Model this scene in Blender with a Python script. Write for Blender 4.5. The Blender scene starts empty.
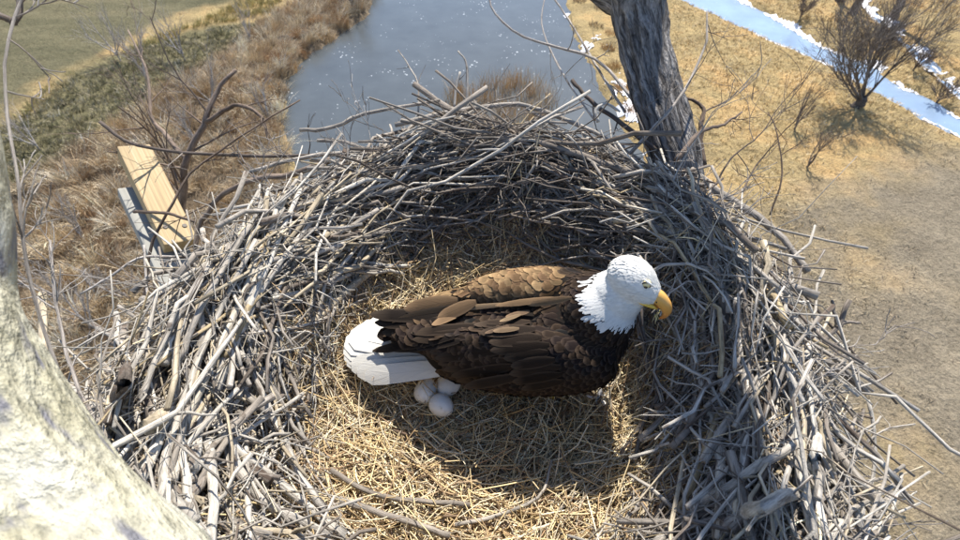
import bpy, bmesh, math, random
import numpy as np
from mathutils import Vector, Matrix, noise
from mathutils.bvhtree import BVHTree

random.seed(7)
rg = np.random.default_rng(7)
rad = math.radians
C = bpy.context.scene.collection
SC = bpy.context.scene

# ------------------------------------------------------------------ camera, sky, sun, exposure
CAMZ = 1.15
PITCH = rad(48)
cd = bpy.data.cameras.new("camera")
cam = bpy.data.objects.new("camera", cd)
C.objects.link(cam)
cam.location = (0, 0, CAMZ)
cam.rotation_euler = (rad(90) - PITCH, 0, 0)
cd.sensor_width = 36
cd.lens = 18
cd.clip_start = 0.02
cd.clip_end = 3000
cd.dof.use_dof = True
cd.dof.focus_distance = 1.15
cd.dof.aperture_fstop = 6.0
SC.camera = cam

SUN_EL, SUN_AZ = rad(54), rad(11)          # azimuth from +Y towards +X
w = bpy.data.worlds.new("World")
SC.world = w
w.use_nodes = True
wn = w.node_tree
sky = wn.nodes.new("ShaderNodeTexSky")
sky.sky_type = 'NISHITA'
sky.sun_disc = False
sky.sun_elevation = SUN_EL
sky.sun_rotation = SUN_AZ
sky.altitude = 1600
bg = wn.nodes["Background"]
bg.inputs[1].default_value = 0.12
wn.links.new(sky.outputs[0], bg.inputs[0])
sl = bpy.data.lights.new("sun", 'SUN')
sl.energy = 4.6
sl.angle = rad(0.5)
sl.color = (1.0, 0.93, 0.82)
sun = bpy.data.objects.new("sun", sl)
C.objects.link(sun)
SUND = Vector((math.sin(SUN_AZ) * math.cos(SUN_EL), math.cos(SUN_AZ) * math.cos(SUN_EL), math.sin(SUN_EL)))
sun.rotation_euler = SUND.to_track_quat('Z', 'Y').to_euler()
SC.view_settings.view_transform = 'Standard'
SC.view_settings.look = 'None'
SC.view_settings.gamma = 1
SC.view_settings.exposure = 1.0
SC.render.engine = 'CYCLES'
SC.cycles.max_bounces = 6

# ------------------------------------------------------------------ pixel -> world helpers (960x540 photo pixels)
cp, sp = math.cos(PITCH), math.sin(PITCH)
GZ = -13.0


def ray(px, py):
    r, u = px - 480.0, 270.0 - py
    return np.array([r, 480 * cp + u * sp, -480 * sp + u * cp]) / 480.0     # forward component = 1


def D(px, py, d):
    return np.array([0, 0, CAMZ]) + ray(px, py) * d


def PZ(px, py, z):
    v = ray(px, py)
    return np.array([0, 0, CAMZ]) + v * ((z - CAMZ) / v[2])


def PY(px, py, y):
    v = ray(px, py)
    return np.array([0, 0, CAMZ]) + v * (y / v[1])


def G(px, py):
    return PZ(px, py, GZ)


# ------------------------------------------------------------------ mesh helpers
def nrm(a):
    return a / np.maximum(np.linalg.norm(a, axis=-1, keepdims=True), 1e-9)


class MB:
    """collects vertices, quads and triangles with point attributes, then links them as one mesh object"""

    def __init__(self):
        self.v, self.q, self.t, self.tc, self.ti, self.n = [], [], [], [], [], 0

    def add(self, v, q=None, t=None, tc=None, tint=None):
        v = np.asarray(v, float).reshape(-1, 3)
        if q is not None and len(q):
            self.q.append(np.asarray(q, np.int64).reshape(-1, 4) + self.n)
        if t is not None and len(t):
            self.t.append(np.asarray(t, np.int64).reshape(-1, 3) + self.n)
        self.v.append(v)
        self.tc.append(np.zeros_like(v) if tc is None else np.asarray(tc, float).reshape(-1, 3))
        ti = np.ones((len(v), 4))
        if tint is not None:
            ti[:, :3] = np.asarray(tint, float).reshape(-1, 3)
        self.ti.append(ti)
        self.n += len(v)

    def mesh(self, name, smooth=True):
        me = bpy.data.meshes.new(name)
        v = np.concatenate(self.v)
        q = np.concatenate(self.q) if self.q else np.zeros((0, 4), np.int64)
        t = np.concatenate(self.t) if self.t else np.zeros((0, 3), np.int64)
        me.vertices.add(len(v))
        me.vertices.foreach_set("co", v.ravel().astype(np.float32))
        lo = np.concatenate([q.ravel(), t.ravel()]).astype(np.int32)
        me.loops.add(len(lo))
        me.loops.foreach_set("vertex_index", lo)
        st = np.concatenate([np.arange(len(q)) * 4, len(q) * 4 + np.arange(len(t)) * 3]).astype(np.int32)
        me.polygons.add(len(st))
        me.polygons.foreach_set("loop_start", st)
        me.polygons.foreach_set("use_smooth", np.full(len(st), smooth))
        me.update(calc_edges=True)
        a = me.attributes.new("tc", 'FLOAT_VECTOR', 'POINT')
        a.data.foreach_set("vector", np.concatenate(self.tc).ravel().astype(np.float32))
        a = me.attributes.new("tint", 'FLOAT_COLOR', 'POINT')
        a.data.foreach_set("color", np.concatenate(self.ti).ravel().astype(np.float32))
        return me

    def build(self, name, mat, parent=None, smooth=True, kind=None):
        return link(name, self.mesh(name, smooth), mat, parent, kind)


def link(name, me, mat, parent=None, kind=None):
    o = bpy.data.objects.new(name, me)
    if mat and not me.materials:
        me.materials.append(mat)
    C.objects.link(o)
    if parent:
        o.parent = parent
        o.matrix_parent_inverse = Matrix.Translation(-Vector(parent.location))
    if kind:
        o["kind"] = kind
    return o


def tag(o, label=None, cat=None, group=None, kind=None):
    for k, x in (("label", label), ("category", cat), ("group", group), ("kind", kind)):
        if x:
            o[k] = x
    return o


def thing(name, loc, label, cat, group=None):
    o = bpy.data.objects.new(name, None)
    o.empty_display_size = 0.05
    C.objects.link(o)
    o.location = loc
    return tag(o, label, cat, group)


def tubes(mb, P, R, S=5, tint=None, cap=True, rnd=None, rough=0.0):
    """P[M,K,3] centre lines, R[M,K] radii: M tubes of S sides in one go; tc = (angle, metres along, random)"""
    P = np.asarray(P, float)
    R = np.asarray(R, float)
    if P.ndim == 2:
        P, R = P[None], R[None]
    M, K, _ = P.shape
    T = nrm(np.gradient(P, axis=1))
    avg = nrm(P[:, -1] - P[:, 0] + 1e-6)
    ref = nrm(rg.normal(size=(M, 3)))
    n0 = nrm(np.cross(avg, ref))
    N = n0[:, None, :] - (T * n0[:, None, :]).sum(-1, keepdims=True) * T
    N = nrm(N)
    B = np.cross(T, N)
    a = np.arange(S) * 2 * math.pi / S
    Rr = R[:, :, None] * np.ones(S)
    if rough:
        Rr = Rr * (1 + rg.normal(0, rough, (M, K, S)))
    V = P[:, :, None, :] + Rr[..., None] * (np.cos(a)[None, None, :, None] * N[:, :, None, :] + np.sin(a)[None, None, :, None] * B[:, :, None, :])
    seg = np.linalg.norm(np.diff(P, axis=1), axis=-1)
    al = np.concatenate([np.zeros((M, 1)), np.cumsum(seg, 1)], 1)
    rnd = rg.random(M) if rnd is None else np.broadcast_to(rnd, (M,))
    tc = np.empty((M, K, S, 3))
    tc[..., 0] = (np.abs(np.arange(S) / S - 0.5) * 2)[None, None, :]
    tc[..., 1] = al[:, :, None]
    tc[..., 2] = rnd[:, None, None]
    i = np.arange(K - 1)[:, None] * S + np.arange(S)[None]
    j = np.arange(K - 1)[:, None] * S + (np.arange(S)[None] + 1) % S
    q = np.stack([i, j, j + S, i + S], -1).reshape(-1, 4)
    q = (q[None] + (np.arange(M) * K * S)[:, None, None]).reshape(-1, 4)
    t = None
    if cap:
        f = np.array([[0, k + 1, k] for k in range(1, S - 1)])
        e = np.array([[0, k, k + 1] for k in range(1, S - 1)]) + (K - 1) * S
        t = (np.concatenate([f, e])[None] + (np.arange(M) * K * S)[:, None, None]).reshape(-1, 3)
    ti = None
    if tint is not None:
        ti = np.broadcast_to(np.asarray(tint, float).reshape(-1, 1, 1, 3), (M, K, S, 3))
    mb.add(V, q, t, tc, ti)


def smooth_line(pts, K):
    """Catmull-Rom resample of a polyline to K points"""
    p = np.asarray(pts, float)
    p = np.concatenate([[2 * p[0] - p[1]], p, [2 * p[-1] - p[-2]]])
    out = []
    n = len(p) - 3
    for s in np.linspace(0, n, K):
        i = min(int(s), n - 1)
        f = s - i
        a, b, c, d = p[i:i + 4]
        out.append(0.5 * (2 * b + (c - a) * f + (2 * a - 5 * b + 4 * c - d) * f * f + (3 * b - a - 3 * c + d) * f ** 3))
    return np.array(out)


# ------------------------------------------------------------------ material helper
class NT:
    def __init__(self, name, rough=0.8, spec=0.3):
        self.m = bpy.data.materials.new(name)
        self.m.use_nodes = True
        self.t = self.m.node_tree
        self.b = self.t.nodes["Principled BSDF"]
        self.b.inputs["Roughness"].default_value = rough
        self.b.inputs["Specular IOR Level"].default_value = spec

    def n(self, typ, ins=None, **kw):
        nd = self.t.nodes.new("ShaderNode" + typ)
        for k, v in kw.items():
            setattr(nd, k, v)
        for k, v in (ins or {}).items():
            s = nd.inputs[k]
            if isinstance(v, bpy.types.NodeSocket):
                self.t.links.new(v, s)
            else:
                s.default_value = v
        return nd

    def attr(self, name):
        return self.n("Attribute", attribute_name=name)

    def noise(self, vec, scale, detail=4, rough=0.6):
        return self.n("TexNoise", {"Vector": vec, "Scale": scale, "Detail": detail, "Roughness": rough}).outputs[0]

    def ramp(self, fac, stops, interp='LINEAR'):
        r = self.n("ValToRGB", {0: fac})
        e = r.color_ramp.elements
        r.color_ramp.interpolation = interp
        while len(e) < len(stops):
            e.new(0.5)
        for x, (p, c) in zip(e, stops):
            x.position = p
            x.color = (*c, 1) if not isinstance(c, (int, float)) else (c, c, c, 1)
        return r.outputs[0]

    def mix(self, a, b, fac, mode='MIX'):
        nd = self.n("Mix", data_type='RGBA', blend_type=mode)
        for s, v in ((0, fac), (6, a), (7, b)):
            if isinstance(v, bpy.types.NodeSocket):
                self.t.links.new(v, nd.inputs[s])
            else:
                nd.inputs[s].default_value = v if s == 0 else ((*v, 1) if len(v) == 3 else v)
        return nd.outputs[2]

    def math(self, op, a, b=0.0):
        return self.n("Math", {0: a, 1: b}, operation=op).outputs[0]

    def scale(self, vec, s, add=None):
        nd = self.n("VectorMath", {0: vec, 1: s}, operation='MULTIPLY')
        if add is not None:
            nd = self.n("VectorMath", {0: nd.outputs[0], 1: add}, operation='ADD')
        return nd.outputs[0]

    def bump(self, h, strength=0.5, dist=0.01):
        b = self.n("Bump", {"Strength": strength, "Distance": dist, "Height": h})
        self.t.links.new(b.outputs[0], self.b.inputs["Normal"])

    def out(self, col):
        if isinstance(col, bpy.types.NodeSocket):
            self.t.links.new(col, self.b.inputs["Base Color"])
        else:
            self.b.inputs["Base Color"].default_value = (*col, 1)
        return self.m


def mat_stick(name, stops, dark=0.45, rough=0.85):
    n = NT(name, rough, 0.25)
    tc = n.attr("tc").outputs["Vector"]
    sx = n.n("SeparateXYZ", {0: tc})
    base = n.ramp(sx.outputs[2], stops)
    off = n.n("CombineXYZ", {0: n.math('MULTIPLY', sx.outputs[2], 37.0), 1: n.math('MULTIPLY', sx.outputs[2], 91.0)}).outputs[0]
    v1 = n.n("VectorMath", {0: n.scale(tc, (3.0, 14.0, 0)), 1: off}, operation='ADD').outputs[0]
    v2 = n.n("VectorMath", {0: n.scale(tc, (9.0, 40.0, 0)), 1: off}, operation='ADD').outputs[0]
    s1 = n.noise(v1, 1.0, 4)
    s2 = n.noise(v2, 1.5, 3, 0.7)
    k = n.ramp(s1, [(0.35, dark), (0.6, 1.0), (0.8, 1.15)])
    k2 = n.ramp(s2, [(0.3, 0.6), (0.5, 1.0), (0.75, 1.1)])
    c = n.mix(base, k, 1.0, 'MULTIPLY')
    c = n.mix(c, k2, 0.8, 'MULTIPLY')
    v3 = n.n("VectorMath", {0: n.scale(tc, (1.6, 9.0, 0)), 1: off}, operation='ADD').outputs[0]
    s3 = n.math('ADD', n.noise(v3, 1.0, 5, 0.65), n.math('MULTIPLY', n.math('SINE', n.math('MULTIPLY', sx.outputs[2], 173.0)), 0.12))
    c = n.mix(c, (0.085, 0.06, 0.045), n.ramp(s3, [(0.61, 0.0), (0.67, 0.8)]))
    n.bump(n.math('ADD', s1, s2), 0.6, 0.005)
    return n.out(c)


def mat_blade(name, rough=0.7, trans=True):
    n = NT(name, rough, 0.25)
    ti = n.attr("tint").outputs["Color"]
    return n.out(ti)


M_stick = mat_stick("weathered_stick", [(0.0, (0.10, 0.078, 0.062)), (0.3, (0.23, 0.195, 0.165)), (0.6, (0.45, 0.41, 0.36)), (0.9, (0.7, 0.66, 0.59)), (1.0, (0.5, 0.4, 0.25))])
M_twig = mat_stick("grey_twig", [(0.0, (0.12, 0.095, 0.08)), (0.6, (0.24, 0.205, 0.18)), (1.0, (0.42, 0.38, 0.34))])
M_pale = mat_stick("pale_twig", [(0.0, (0.34, 0.3, 0.27)), (1.0, (0.6, 0.56, 0.52))])
M_brown = mat_stick("brown_twig", [(0.0, (0.15, 0.11, 0.085)), (1.0, (0.3, 0.235, 0.19))])
M_blade = mat_blade("dry_blade")

# ------------------------------------------------------------------ ground: one sheet, relief cut down where the creek runs
FIELD = [(-500, -150), (360, -150), (255, -5), (180, 14), (100, 48), (40, 80), (10, 108), (-60, 160), (-500, 260)]
WEEDS = [(15, 118), (60, 82), (130, 50), (210, 26), (262, 22), (220, 58), (165, 88), (115, 122), (60, 160), (20, 195), (-60, 230), (-60, 160)]
REEDS = [(-60, 215), (20, 190), (60, 158), (112, 124), (160, 90), (215, 60), (262, 22), (330, -20), (395, -40), (376, 10), (345, 32), (303, 62), (287, 92), (284, 130), (300, 180), (300, 400), (100, 700), (-400, 520), (-400, 260)]
CREEK = [(440, -150), (385, -45), (366, 10), (345, 30), (300, 60), (284, 90), (281, 130), (300, 200), (420, 320), (620, 320), (645, 150), (618, 108), (598, 75), (580, 42), (565, 12), (550, -30), (520, -150)]
RIVER = [(560, -60), (640, -20), (700, 7), (740, 24), (780, 42), (828, 62), (850, 74), (900, 99), (930, 116), (962, 131), (1010, 160), (1200, 280), (1200, 230), (1010, 136), (960, 112), (930, 93), (905, 84), (880, 64), (838, 48), (800, 27), (765, 8), (735, -8), (690, -35), (600, -80)]
RILL = [(860, -8), (884, 14), (905, 30), (930, 55), (955, 80), (1000, 112), (1200, 200), (1200, 212), (1000, 122), (952, 87), (924, 62), (898, 37), (876, 18), (855, -4)]
BANK = [(550, -40), (566, 8), (582, 40), (600, 72), (622, 108), (650, 160), (690, 160), (660, 60), (640, 5), (630, -40)]


def gpoly(px):
    return np.array([G(max(-1000, x), max(y, -150))[:2] for x, y in px])


def sdist(P, poly):
    """signed distance (inside negative) of points to a polygon"""
    d = np.full(len(P), 1e9)
    ins = np.zeros(len(P), bool)
    n = len(poly)
    for i in range(n):
        a, b = poly[i], poly[(i + 1) % n]
        e = b - a
        t = np.clip(((P - a) @ e) / max(e @ e, 1e-9), 0, 1)
        d = np.minimum(d, np.linalg.norm(P - a - t[:, None] * e, axis=1))
        c = ((a[1] > P[:, 1]) != (b[1] > P[:, 1])) & (P[:, 0] < (b[0] - a[0]) * (P[:, 1] - a[1]) / (b[1] - a[1] + 1e-12) + a[0])
        ins ^= c
    return np.where(ins, -d, d)


POL = {k: gpoly(v) for k, v in dict(field=FIELD, weeds=WEEDS, reeds=REEDS, creek=CREEK, river=RIVER, rill=RILL, bank=BANK).items()}


def sst(x, a, b):
    t = np.clip((x - a) / (b - a), 0, 1)
    return t * t * (3 - 2 * t)


_ph = rg.random((24, 4)) * 6.28
_fr = [(0.16, 1.0), (0.37, 0.6), (0.8, 0.4), (1.7, 0.28), (3.1, 0.2), (5.3, 0.13)]


def wob(P, k=0):
    """cheap smooth 2-D noise in about -1..1"""
    s = np.zeros(len(P))
    for i, (f, a) in enumerate(_fr):
        p = _ph[(i + 6 * k) % 24]
        c, s_ = math.cos(p[0]), math.sin(p[0])
        x, y = (P[:, 0] * c - P[:, 1] * s_) * f, (P[:, 0] * s_ + P[:, 1] * c) * f
        s += a * np.sin(x + p[1] + 1.7 * np.sin(y * 0.8 + p[2])) * np.cos(y + p[3] + 1.3 * np.sin(x * 1.1))
    return s


def water_d(P):
    j = 0.35 * wob(P, 1)
    return np.minimum(np.minimum(sdist(P, POL["creek"]) + 1.3 * j, sdist(P, POL["river"]) + j * 0.9), sdist(P, POL["rill"]) + j * 0.5)


def ground_z(P):
    return GZ + 0.09 * wob(P, 0) + 0.05 * wob(P * 2.3, 2) - 0.75 * sst(-water_d(P), -0.5, 0.7)


NX, NY = 330, 250
ux, uy = np.linspace(-1, 1, NX), np.linspace(-1, 1, NY)
gx = 38 * ux + 900 * ux ** 9
gy = 30 + 36 * uy + 1000 * uy ** 9
X, Y = np.meshgrid(gx, gy)
P2 = np.stack([X.ravel(), Y.ravel()], 1)
gz = ground_z(P2)
zone = np.zeros((len(P2), 3))
jit = 0.5 * wob(P2, 3)
for k, nme in enumerate(("field", "weeds", "reeds")):
    zone[:, k] = 1 - sst(sdist(P2, POL[nme]) + jit, -0.7, 0.7)
soil = sst(sdist(P2, POL["field"]), 0.2, 3) * 0
right_low = 1 - sst(sdist(P2, gpoly([(830, 160), (1300, 60), (1300, 800), (700, 900), (780, 420), (800, 300)])) + 3 * wob(P2, 2), -4, 4)
i = np.arange(NY - 1)[:, None] * NX + np.arange(NX - 1)[None]
gm = MB()
gm.add(np.column_stack([P2, gz]), np.stack([i, i + 1, i + NX + 1, i + NX], -1), tc=np.column_stack([right_low, soil, soil]), tint=zone)

n = NT("ground_soil_and_grass", 0.95, 0.1)
geo = n.n("NewGeometry").outputs["Position"]
zs = n.n("SeparateColor", {0: n.attr("tint").outputs["Color"]})
low = n.n("SeparateXYZ", {0: n.attr("tc").outputs["Vector"]}).outputs[0]
n1 = n.noise(geo, 0.35, 5, 0.6)
n2 = n.noise(geo, 2.2, 6, 0.7)
n3 = n.noise(geo, 9.0, 5, 0.75)
mead = n.mix(n.ramp(n1, [(0.32, (0.31, 0.24, 0.125)), (0.5, (0.46, 0.35, 0.175)), (0.66, (0.58, 0.39, 0.18))]), n.ramp(n1, [(0.3, (0.22, 0.185, 0.135)), (0.7, (0.34, 0.29, 0.21))]), low)
fld = n.ramp(n.noise(n.scale(geo, (0.25, 1.0, 1.0)), 0.5, 5, 0.6), [(0.3, (0.125, 0.12, 0.07)), (0.55, (0.175, 0.16, 0.095)), (0.75, (0.23, 0.2, 0.12))])
wed = n.ramp(n2, [(0.3, (0.11, 0.10, 0.06)), (0.5, (0.18, 0.165, 0.09)), (0.7, (0.27, 0.235, 0.14))])
rdc = n.ramp(n2, [(0.3, (0.12, 0.09, 0.06)), (0.55, (0.24, 0.185, 0.125)), (0.75, (0.36, 0.29, 0.2))])
c = n.mix(mead, fld, zs.outputs[0])
c = n.mix(c, wed, zs.outputs[1])
c = n.mix(c, rdc, zs.outputs[2])
c = n.mix(c, n.ramp(n3, [(0.3, 0.4), (0.5, 0.95), (0.7, 1.25)]), 0.9, 'MULTIPLY')
c = n.mix(c, n.ramp(n2, [(0.3, 0.75), (0.5, 1.0), (0.7, 1.15)]), 0.8, 'MULTIPLY')
n.bump(n.math('ADD', n3, n.math('MULTIPLY', n2, 2.0)), 1.0, 0.16)
M_ground = n.out(c)
tag(gm.build("ground", M_ground), kind="structure")

# water
def water(name, poly, mat, grow=1.2, z=GZ - 0.3):
    p = np.array(poly)
    m = MB()
    cx = p.mean(0)
    bm = bmesh.new()
    vs = [bm.verts.new((x, y, z)) for x, y in p]
    f = bm.faces.new(vs)
    bmesh.ops.triangulate(bm, faces=[f])
    me = bpy.data.meshes.new(name)
    bm.normal_update()
    if sum(f.normal.z for f in bm.faces) < 0:
        bmesh.ops.reverse_faces(bm, faces=bm.faces[:])
    bm.to_mesh(me)
    bm.free()
    return tag(link(name, me, mat), kind="structure")


def grow_poly(p, d):
    p = np.array(p)
    area = 0.5 * np.sum(p[:, 0] * np.roll(p[:, 1], -1) - np.roll(p[:, 0], -1) * p[:, 1])
    a = nrm(p - np.roll(p, 1, 0))
    b = nrm(np.roll(p, -1, 0) - p)
    t = nrm(a + b)
    nn = np.stack([t[:, 1], -t[:, 0]], 1) * (1 if area > 0 else -1)
    return p + nn * d


def mat_water(name, deep, ice, ice_glint_amt, rough):
    n = NT(name, rough, 0.5)
    geo = n.n("NewGeometry").outputs["Position"]
    a = n.noise(geo, 0.45, 5, 0.6)
    b = n.noise(geo, 3.2, 3, 0.6)
    vor = n.n("TexVoronoi", {"Vector": geo, "Scale": 3.6, "Randomness": 1.0}).outputs[0]
    fleck = n.ramp(n.math('ADD', vor, n.math('MULTIPLY', n.noise(geo, 0.5, 4, 0.7), 1.1)), [(0.57, 1.0), (0.61, 0.0)])  # pale flecks in the colour: ice specks and painted water glints
    c = n.ramp(a, [(0.3, deep), (0.7, tuple(x * 1.35 for x in deep))])
    c = n.mix(c, ice, n.math('MULTIPLY', fleck, ice_glint_amt))
    n.bump(b, 0.12, 0.02)
    return n.out(c)


M_creek = mat_water("creek_water", (0.058, 0.066, 0.07), (0.55, 0.58, 0.6), 0.9, 0.22)
M_creek.node_tree.nodes['Principled BSDF'].inputs['Specular IOR Level'].default_value = 0.3
M_river = mat_water("river_ice_water", (0.17, 0.24, 0.34), (0.6, 0.65, 0.7), 0.4, 0.25)
water("creek", grow_poly(POL["creek"], 1.5), M_creek)
water("river", grow_poly(POL["river"], 1.0), M_river)
water("rill", grow_poly(POL["rill"], 0.8), M_river)

# snow and ice rims lying along the banks
n = NT("old_snow", 0.6, 0.3)
geo = n.n("NewGeometry").outputs["Position"]
n.bump(n.noise(geo, 8, 4), 0.5, 0.05)
M_snow = n.out(n.ramp(n.noise(geo, 3, 3), [(0.3, (0.6, 0.62, 0.68)), (0.6, (0.8, 0.8, 0.83))]))


def snow_sheet(mb, x0, x1, y0, y1, st, fn):
    xs, ys = np.arange(x0, x1, st), np.arange(y0, y1, st)
    X_, Y_ = np.meshgrid(xs, ys)
    P = np.stack([X_.ravel(), Y_.ravel()], 1)
    h = fn(P)
    nx_ = len(xs)
    ok = (h > 0).reshape(len(ys), nx_)
    cell = ok[:-1, :-1] & ok[1:, :-1] & ok[:-1, 1:] & ok[1:, 1:]
    idx = np.arange(len(P)).reshape(len(ys), nx_)
    q = np.stack([idx[:-1, :-1][cell], idx[:-1, 1:][cell], idx[1:, 1:][cell], idx[1:, :-1][cell]], 1)
    used = np.unique(q)
    mp_ = np.zeros(len(P), np.int64)
    mp_[used] = np.arange(len(used))
    P = P[used]
    P = P + 0.3 * st * np.stack([wob(P * 9, 1), wob(P * 9, 2)], 1)
    z = np.maximum(ground_z(P), GZ - 0.3) + np.clip(h[used] * 0.25, 0.012, 0.09)
    mb.add(np.column_stack([P, z]), mp_[q])


def rim_fn(P):
    j = 0.35 * wob(P, 1)
    nz = wob(P * 3.1, 3)
    r_ = sdist(P, POL["river"]) + j * 0.9
    l_ = sdist(P, POL["rill"]) + j * 0.5
    a = np.minimum(0.14 + 0.2 * nz - r_, r_ + 0.24 + 0.12 * nz)
    b = np.minimum(0.25 + 0.35 * nz - l_, l_ + 0.3)
    return np.maximum(a, b)


def bank_fn(P):
    c_ = sdist(P, POL["creek"]) + 0.455 * wob(P, 1)
    return np.where(sdist(P, POL["bank"]) < 0.3, np.minimum(np.minimum(c_ + 0.3, 1.5 - c_), wob(P * 2.6, 2) - 0.28 + 0.2 * wob(P * 7, 1)), -1)


sn = MB()
snow_sheet(sn, 8, 62, 12, 60, 0.13, rim_fn)
snow_sheet(sn, 2, 14, 8, 40, 0.08, bank_fn)
tag(sn.build("snow", M_snow), kind="stuff")


# ------------------------------------------------------------------ grasses and reeds
def blades(mb, base, hgt, lean, wid, tint, K=4, droop=0.5):
    """ribbon blades; base[M,3], hgt[M], lean[M,2] horizontal lean at the tip (metres)"""
    M = len(base)
    s = np.linspace(0, 1, K)
    P = np.repeat(base[:, None, :], K, 1)
    P[:, :, :2] += lean[:, None, :] * (s ** 1.6)[None, :, None]
    P[:, :, 2] += hgt[:, None] * (s - droop * np.minimum(1, np.linalg.norm(lean, axis=1) / np.maximum(hgt, .01))[:, None] * s ** 3 * 0.6)
    ang = rg.random(M) * 6.283
    sd = np.stack([np.cos(ang), np.sin(ang), 0 * ang], 1)
    wv = wid[:, None] * np.array([1, 0.9, 0.7, 0.15] if K == 4 else [1, 0.8, 0.1])[None]
    V = np.stack([P - sd[:, None] * wv[..., None], P + sd[:, None] * wv[..., None]], 2)
    a = np.arange(K - 1) * 2
    q = np.stack([a, a + 1, a + 3, a + 2], -1)
    q = (q[None] + (np.arange(M) * 2 * K)[:, None, None]).reshape(-1, 4)
    ti = np.broadcast_to(tint[:, None, None, :], (M, K, 2, 3))
    mb.add(V, q, tint=ti)


def in_poly(poly, cnt, inset=0.0, avoid_water=True, ymax=70):
    lo, hi = poly.min(0), poly.max(0)
    lo, hi = np.maximum(lo, [-60, -6]), np.minimum(hi, [75, ymax])
    out = np.zeros((0, 2))
    while len(out) < cnt:
        p = rg.uniform(lo, hi, (cnt * 3, 2))
        d = sdist(p, poly)
        k = d < -inset + 0.4 * wob(p, 2)
        if avoid_water:
            k &= water_d(p) > 0.1
        if not k.any():
            break
        out = np.concatenate([out, p[k]])
    return out[:cnt]


def pal(cols, m, var=0.12):
    cols = np.array(cols)
    k = rg.integers(0, len(cols), m)
    return np.clip(cols[k] * (1 + rg.normal(0, var, (m, 1))), 0.01, 0.9)


TAN = [(0.54, 0.43, 0.28), (0.62, 0.52, 0.37), (0.44, 0.33, 0.2), (0.68, 0.6, 0.47), (0.33, 0.23, 0.14)]


def reed_clumps(mb, cen, rad_, nb, hmin, hmax, cols, wid=0.009, var=0.12, drift=(0.3, -0.1), spread=0.9):
    M = len(cen)
    c = np.repeat(cen, nb, 0)
    a = rg.random(M * nb) * 6.283
    rr = np.repeat(rad_, nb) * np.sqrt(rg.random(M * nb))
    off = np.stack([np.cos(a), np.sin(a)], 1) * rr[:, None]
    xy = c + off
    h = rg.uniform(hmin, hmax, M * nb) * np.repeat(rg.uniform(0.6, 1.2, M), nb)
    cl = np.repeat(rg.normal(0, 0.35, (M, 2)) + np.array(drift), nb, 0)
    lean = (off / np.repeat(rad_, nb)[:, None] * 0.75 * spread + rg.normal(0, 0.25, (M * nb, 2)) + cl) * h[:, None] * 0.7
    base = np.column_stack([xy, ground_z(xy) - 0.03])
    tint = np.repeat(pal(cols, M, 0.18), nb, 0) * (1 + rg.normal(0, var, (M * nb, 1)))
    blades(mb, base, h, lean, rg.uniform(0.6, 1.4, M * nb) * wid, np.clip(tint, 0.02, 0.8))


rb = MB()
rc = in_poly(POL["reeds"], 2100, 0.1)
reed_clumps(rb, rc, rg.uniform(0.14, 0.46, len(rc)), 46, 0.4, 1.1, TAN, 0.010, 0.2)
tag(rb.build("reed_bed", M_blade), kind="stuff")

wb = MB()
wc = in_poly(POL["weeds"], 1500, 0.0)
reed_clumps(wb, wc, rg.uniform(0.1, 0.3, len(wc)), 14, 0.12, 0.38, [(0.2, 0.19, 0.1), (0.27, 0.24, 0.14), (0.42, 0.36, 0.25), (0.13, 0.125, 0.065), (0.38, 0.35, 0.27)], 0.011, 0.2)
tag(wb.build("weeds", M_blade), kind="stuff")

# short dry meadow grass, thicker near the trunk side
MEAD = gpoly([(640, -30), (1300, -30), (1300, 900), (560, 1200), (560, 300), (660, 150)])
mb = MB()
mp = in_poly(MEAD, 30000, 0.0)
LOWP = gpoly([(830, 160), (1300, 60), (1300, 800), (700, 900), (780, 420), (800, 300)])
keep = wob(mp * 1.5, 1) + rg.normal(0, 0.5, len(mp)) - 1.0 * (1 - sst(sdist(mp, LOWP), -4, 4)) > -0.3
mp = mp[keep]
lowm = 1 - sst(sdist(mp, gpoly([(830, 160), (1300, 60), (1300, 800), (700, 900), (780, 420), (800, 300)])), -4, 4)
nb = 5
xy = np.repeat(mp, nb, 0) + rg.normal(0, 0.07, (len(mp) * nb, 2))
h = rg.uniform(0.07, 0.27, len(xy)) * (1 - 0.45 * np.repeat(lowm, nb))
tt = pal([(0.50, 0.37, 0.18), (0.62, 0.44, 0.21), (0.38, 0.27, 0.13), (0.68, 0.55, 0.33)], len(mp), 0.15)
tt = tt * (1 - lowm[:, None]) + pal([(0.35, 0.29, 0.2), (0.44, 0.36, 0.25), (0.26, 0.21, 0.15)], len(mp)) * lowm[:, None]
blades(mb, np.column_stack([xy, ground_z(xy) - 0.01]), h, rg.normal(0, 1, (len(xy), 2)) * h[:, None] * 0.8, rg.uniform(0.008, 0.02, len(xy)), np.repeat(tt, nb, 0), K=3)
tag(mb.build("meadow_grass", M_blade), kind="stuff")

# pale rank grass on the bank between the field and the weeds, and on the far bank of the river
fb = MB()
strip = gpoly([(20, 112), (60, 78), (130, 44), (215, 10), (300, -20), (275, 14), (215, 26), (130, 52), (60, 84), (20, 120)])
sc_ = in_poly(strip, 420, 0.0)
reed_clumps(fb, sc_, rg.uniform(0.15, 0.35, len(sc_)), 14, 0.2, 0.5, [(0.36, 0.32, 0.14), (0.46, 0.38, 0.17), (0.3, 0.27, 0.12)], 0.012, 0.15)
far = gpoly([(720, -40), (1150, -40), (1150, 180), (960, 108), (880, 62), (838, 44), (765, 4)])
sc_ = in_poly(far, 900, 0.0)
reed_clumps(fb, sc_, rg.uniform(0.15, 0.45, len(sc_)), 12, 0.2, 0.6, [(0.42, 0.3, 0.14), (0.36, 0.25, 0.12), (0.3, 0.22, 0.12), (0.48, 0.37, 0.19)], 0.014, 0.15)
tag(fb.build("bank_grass", M_blade), kind="stuff")


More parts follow.
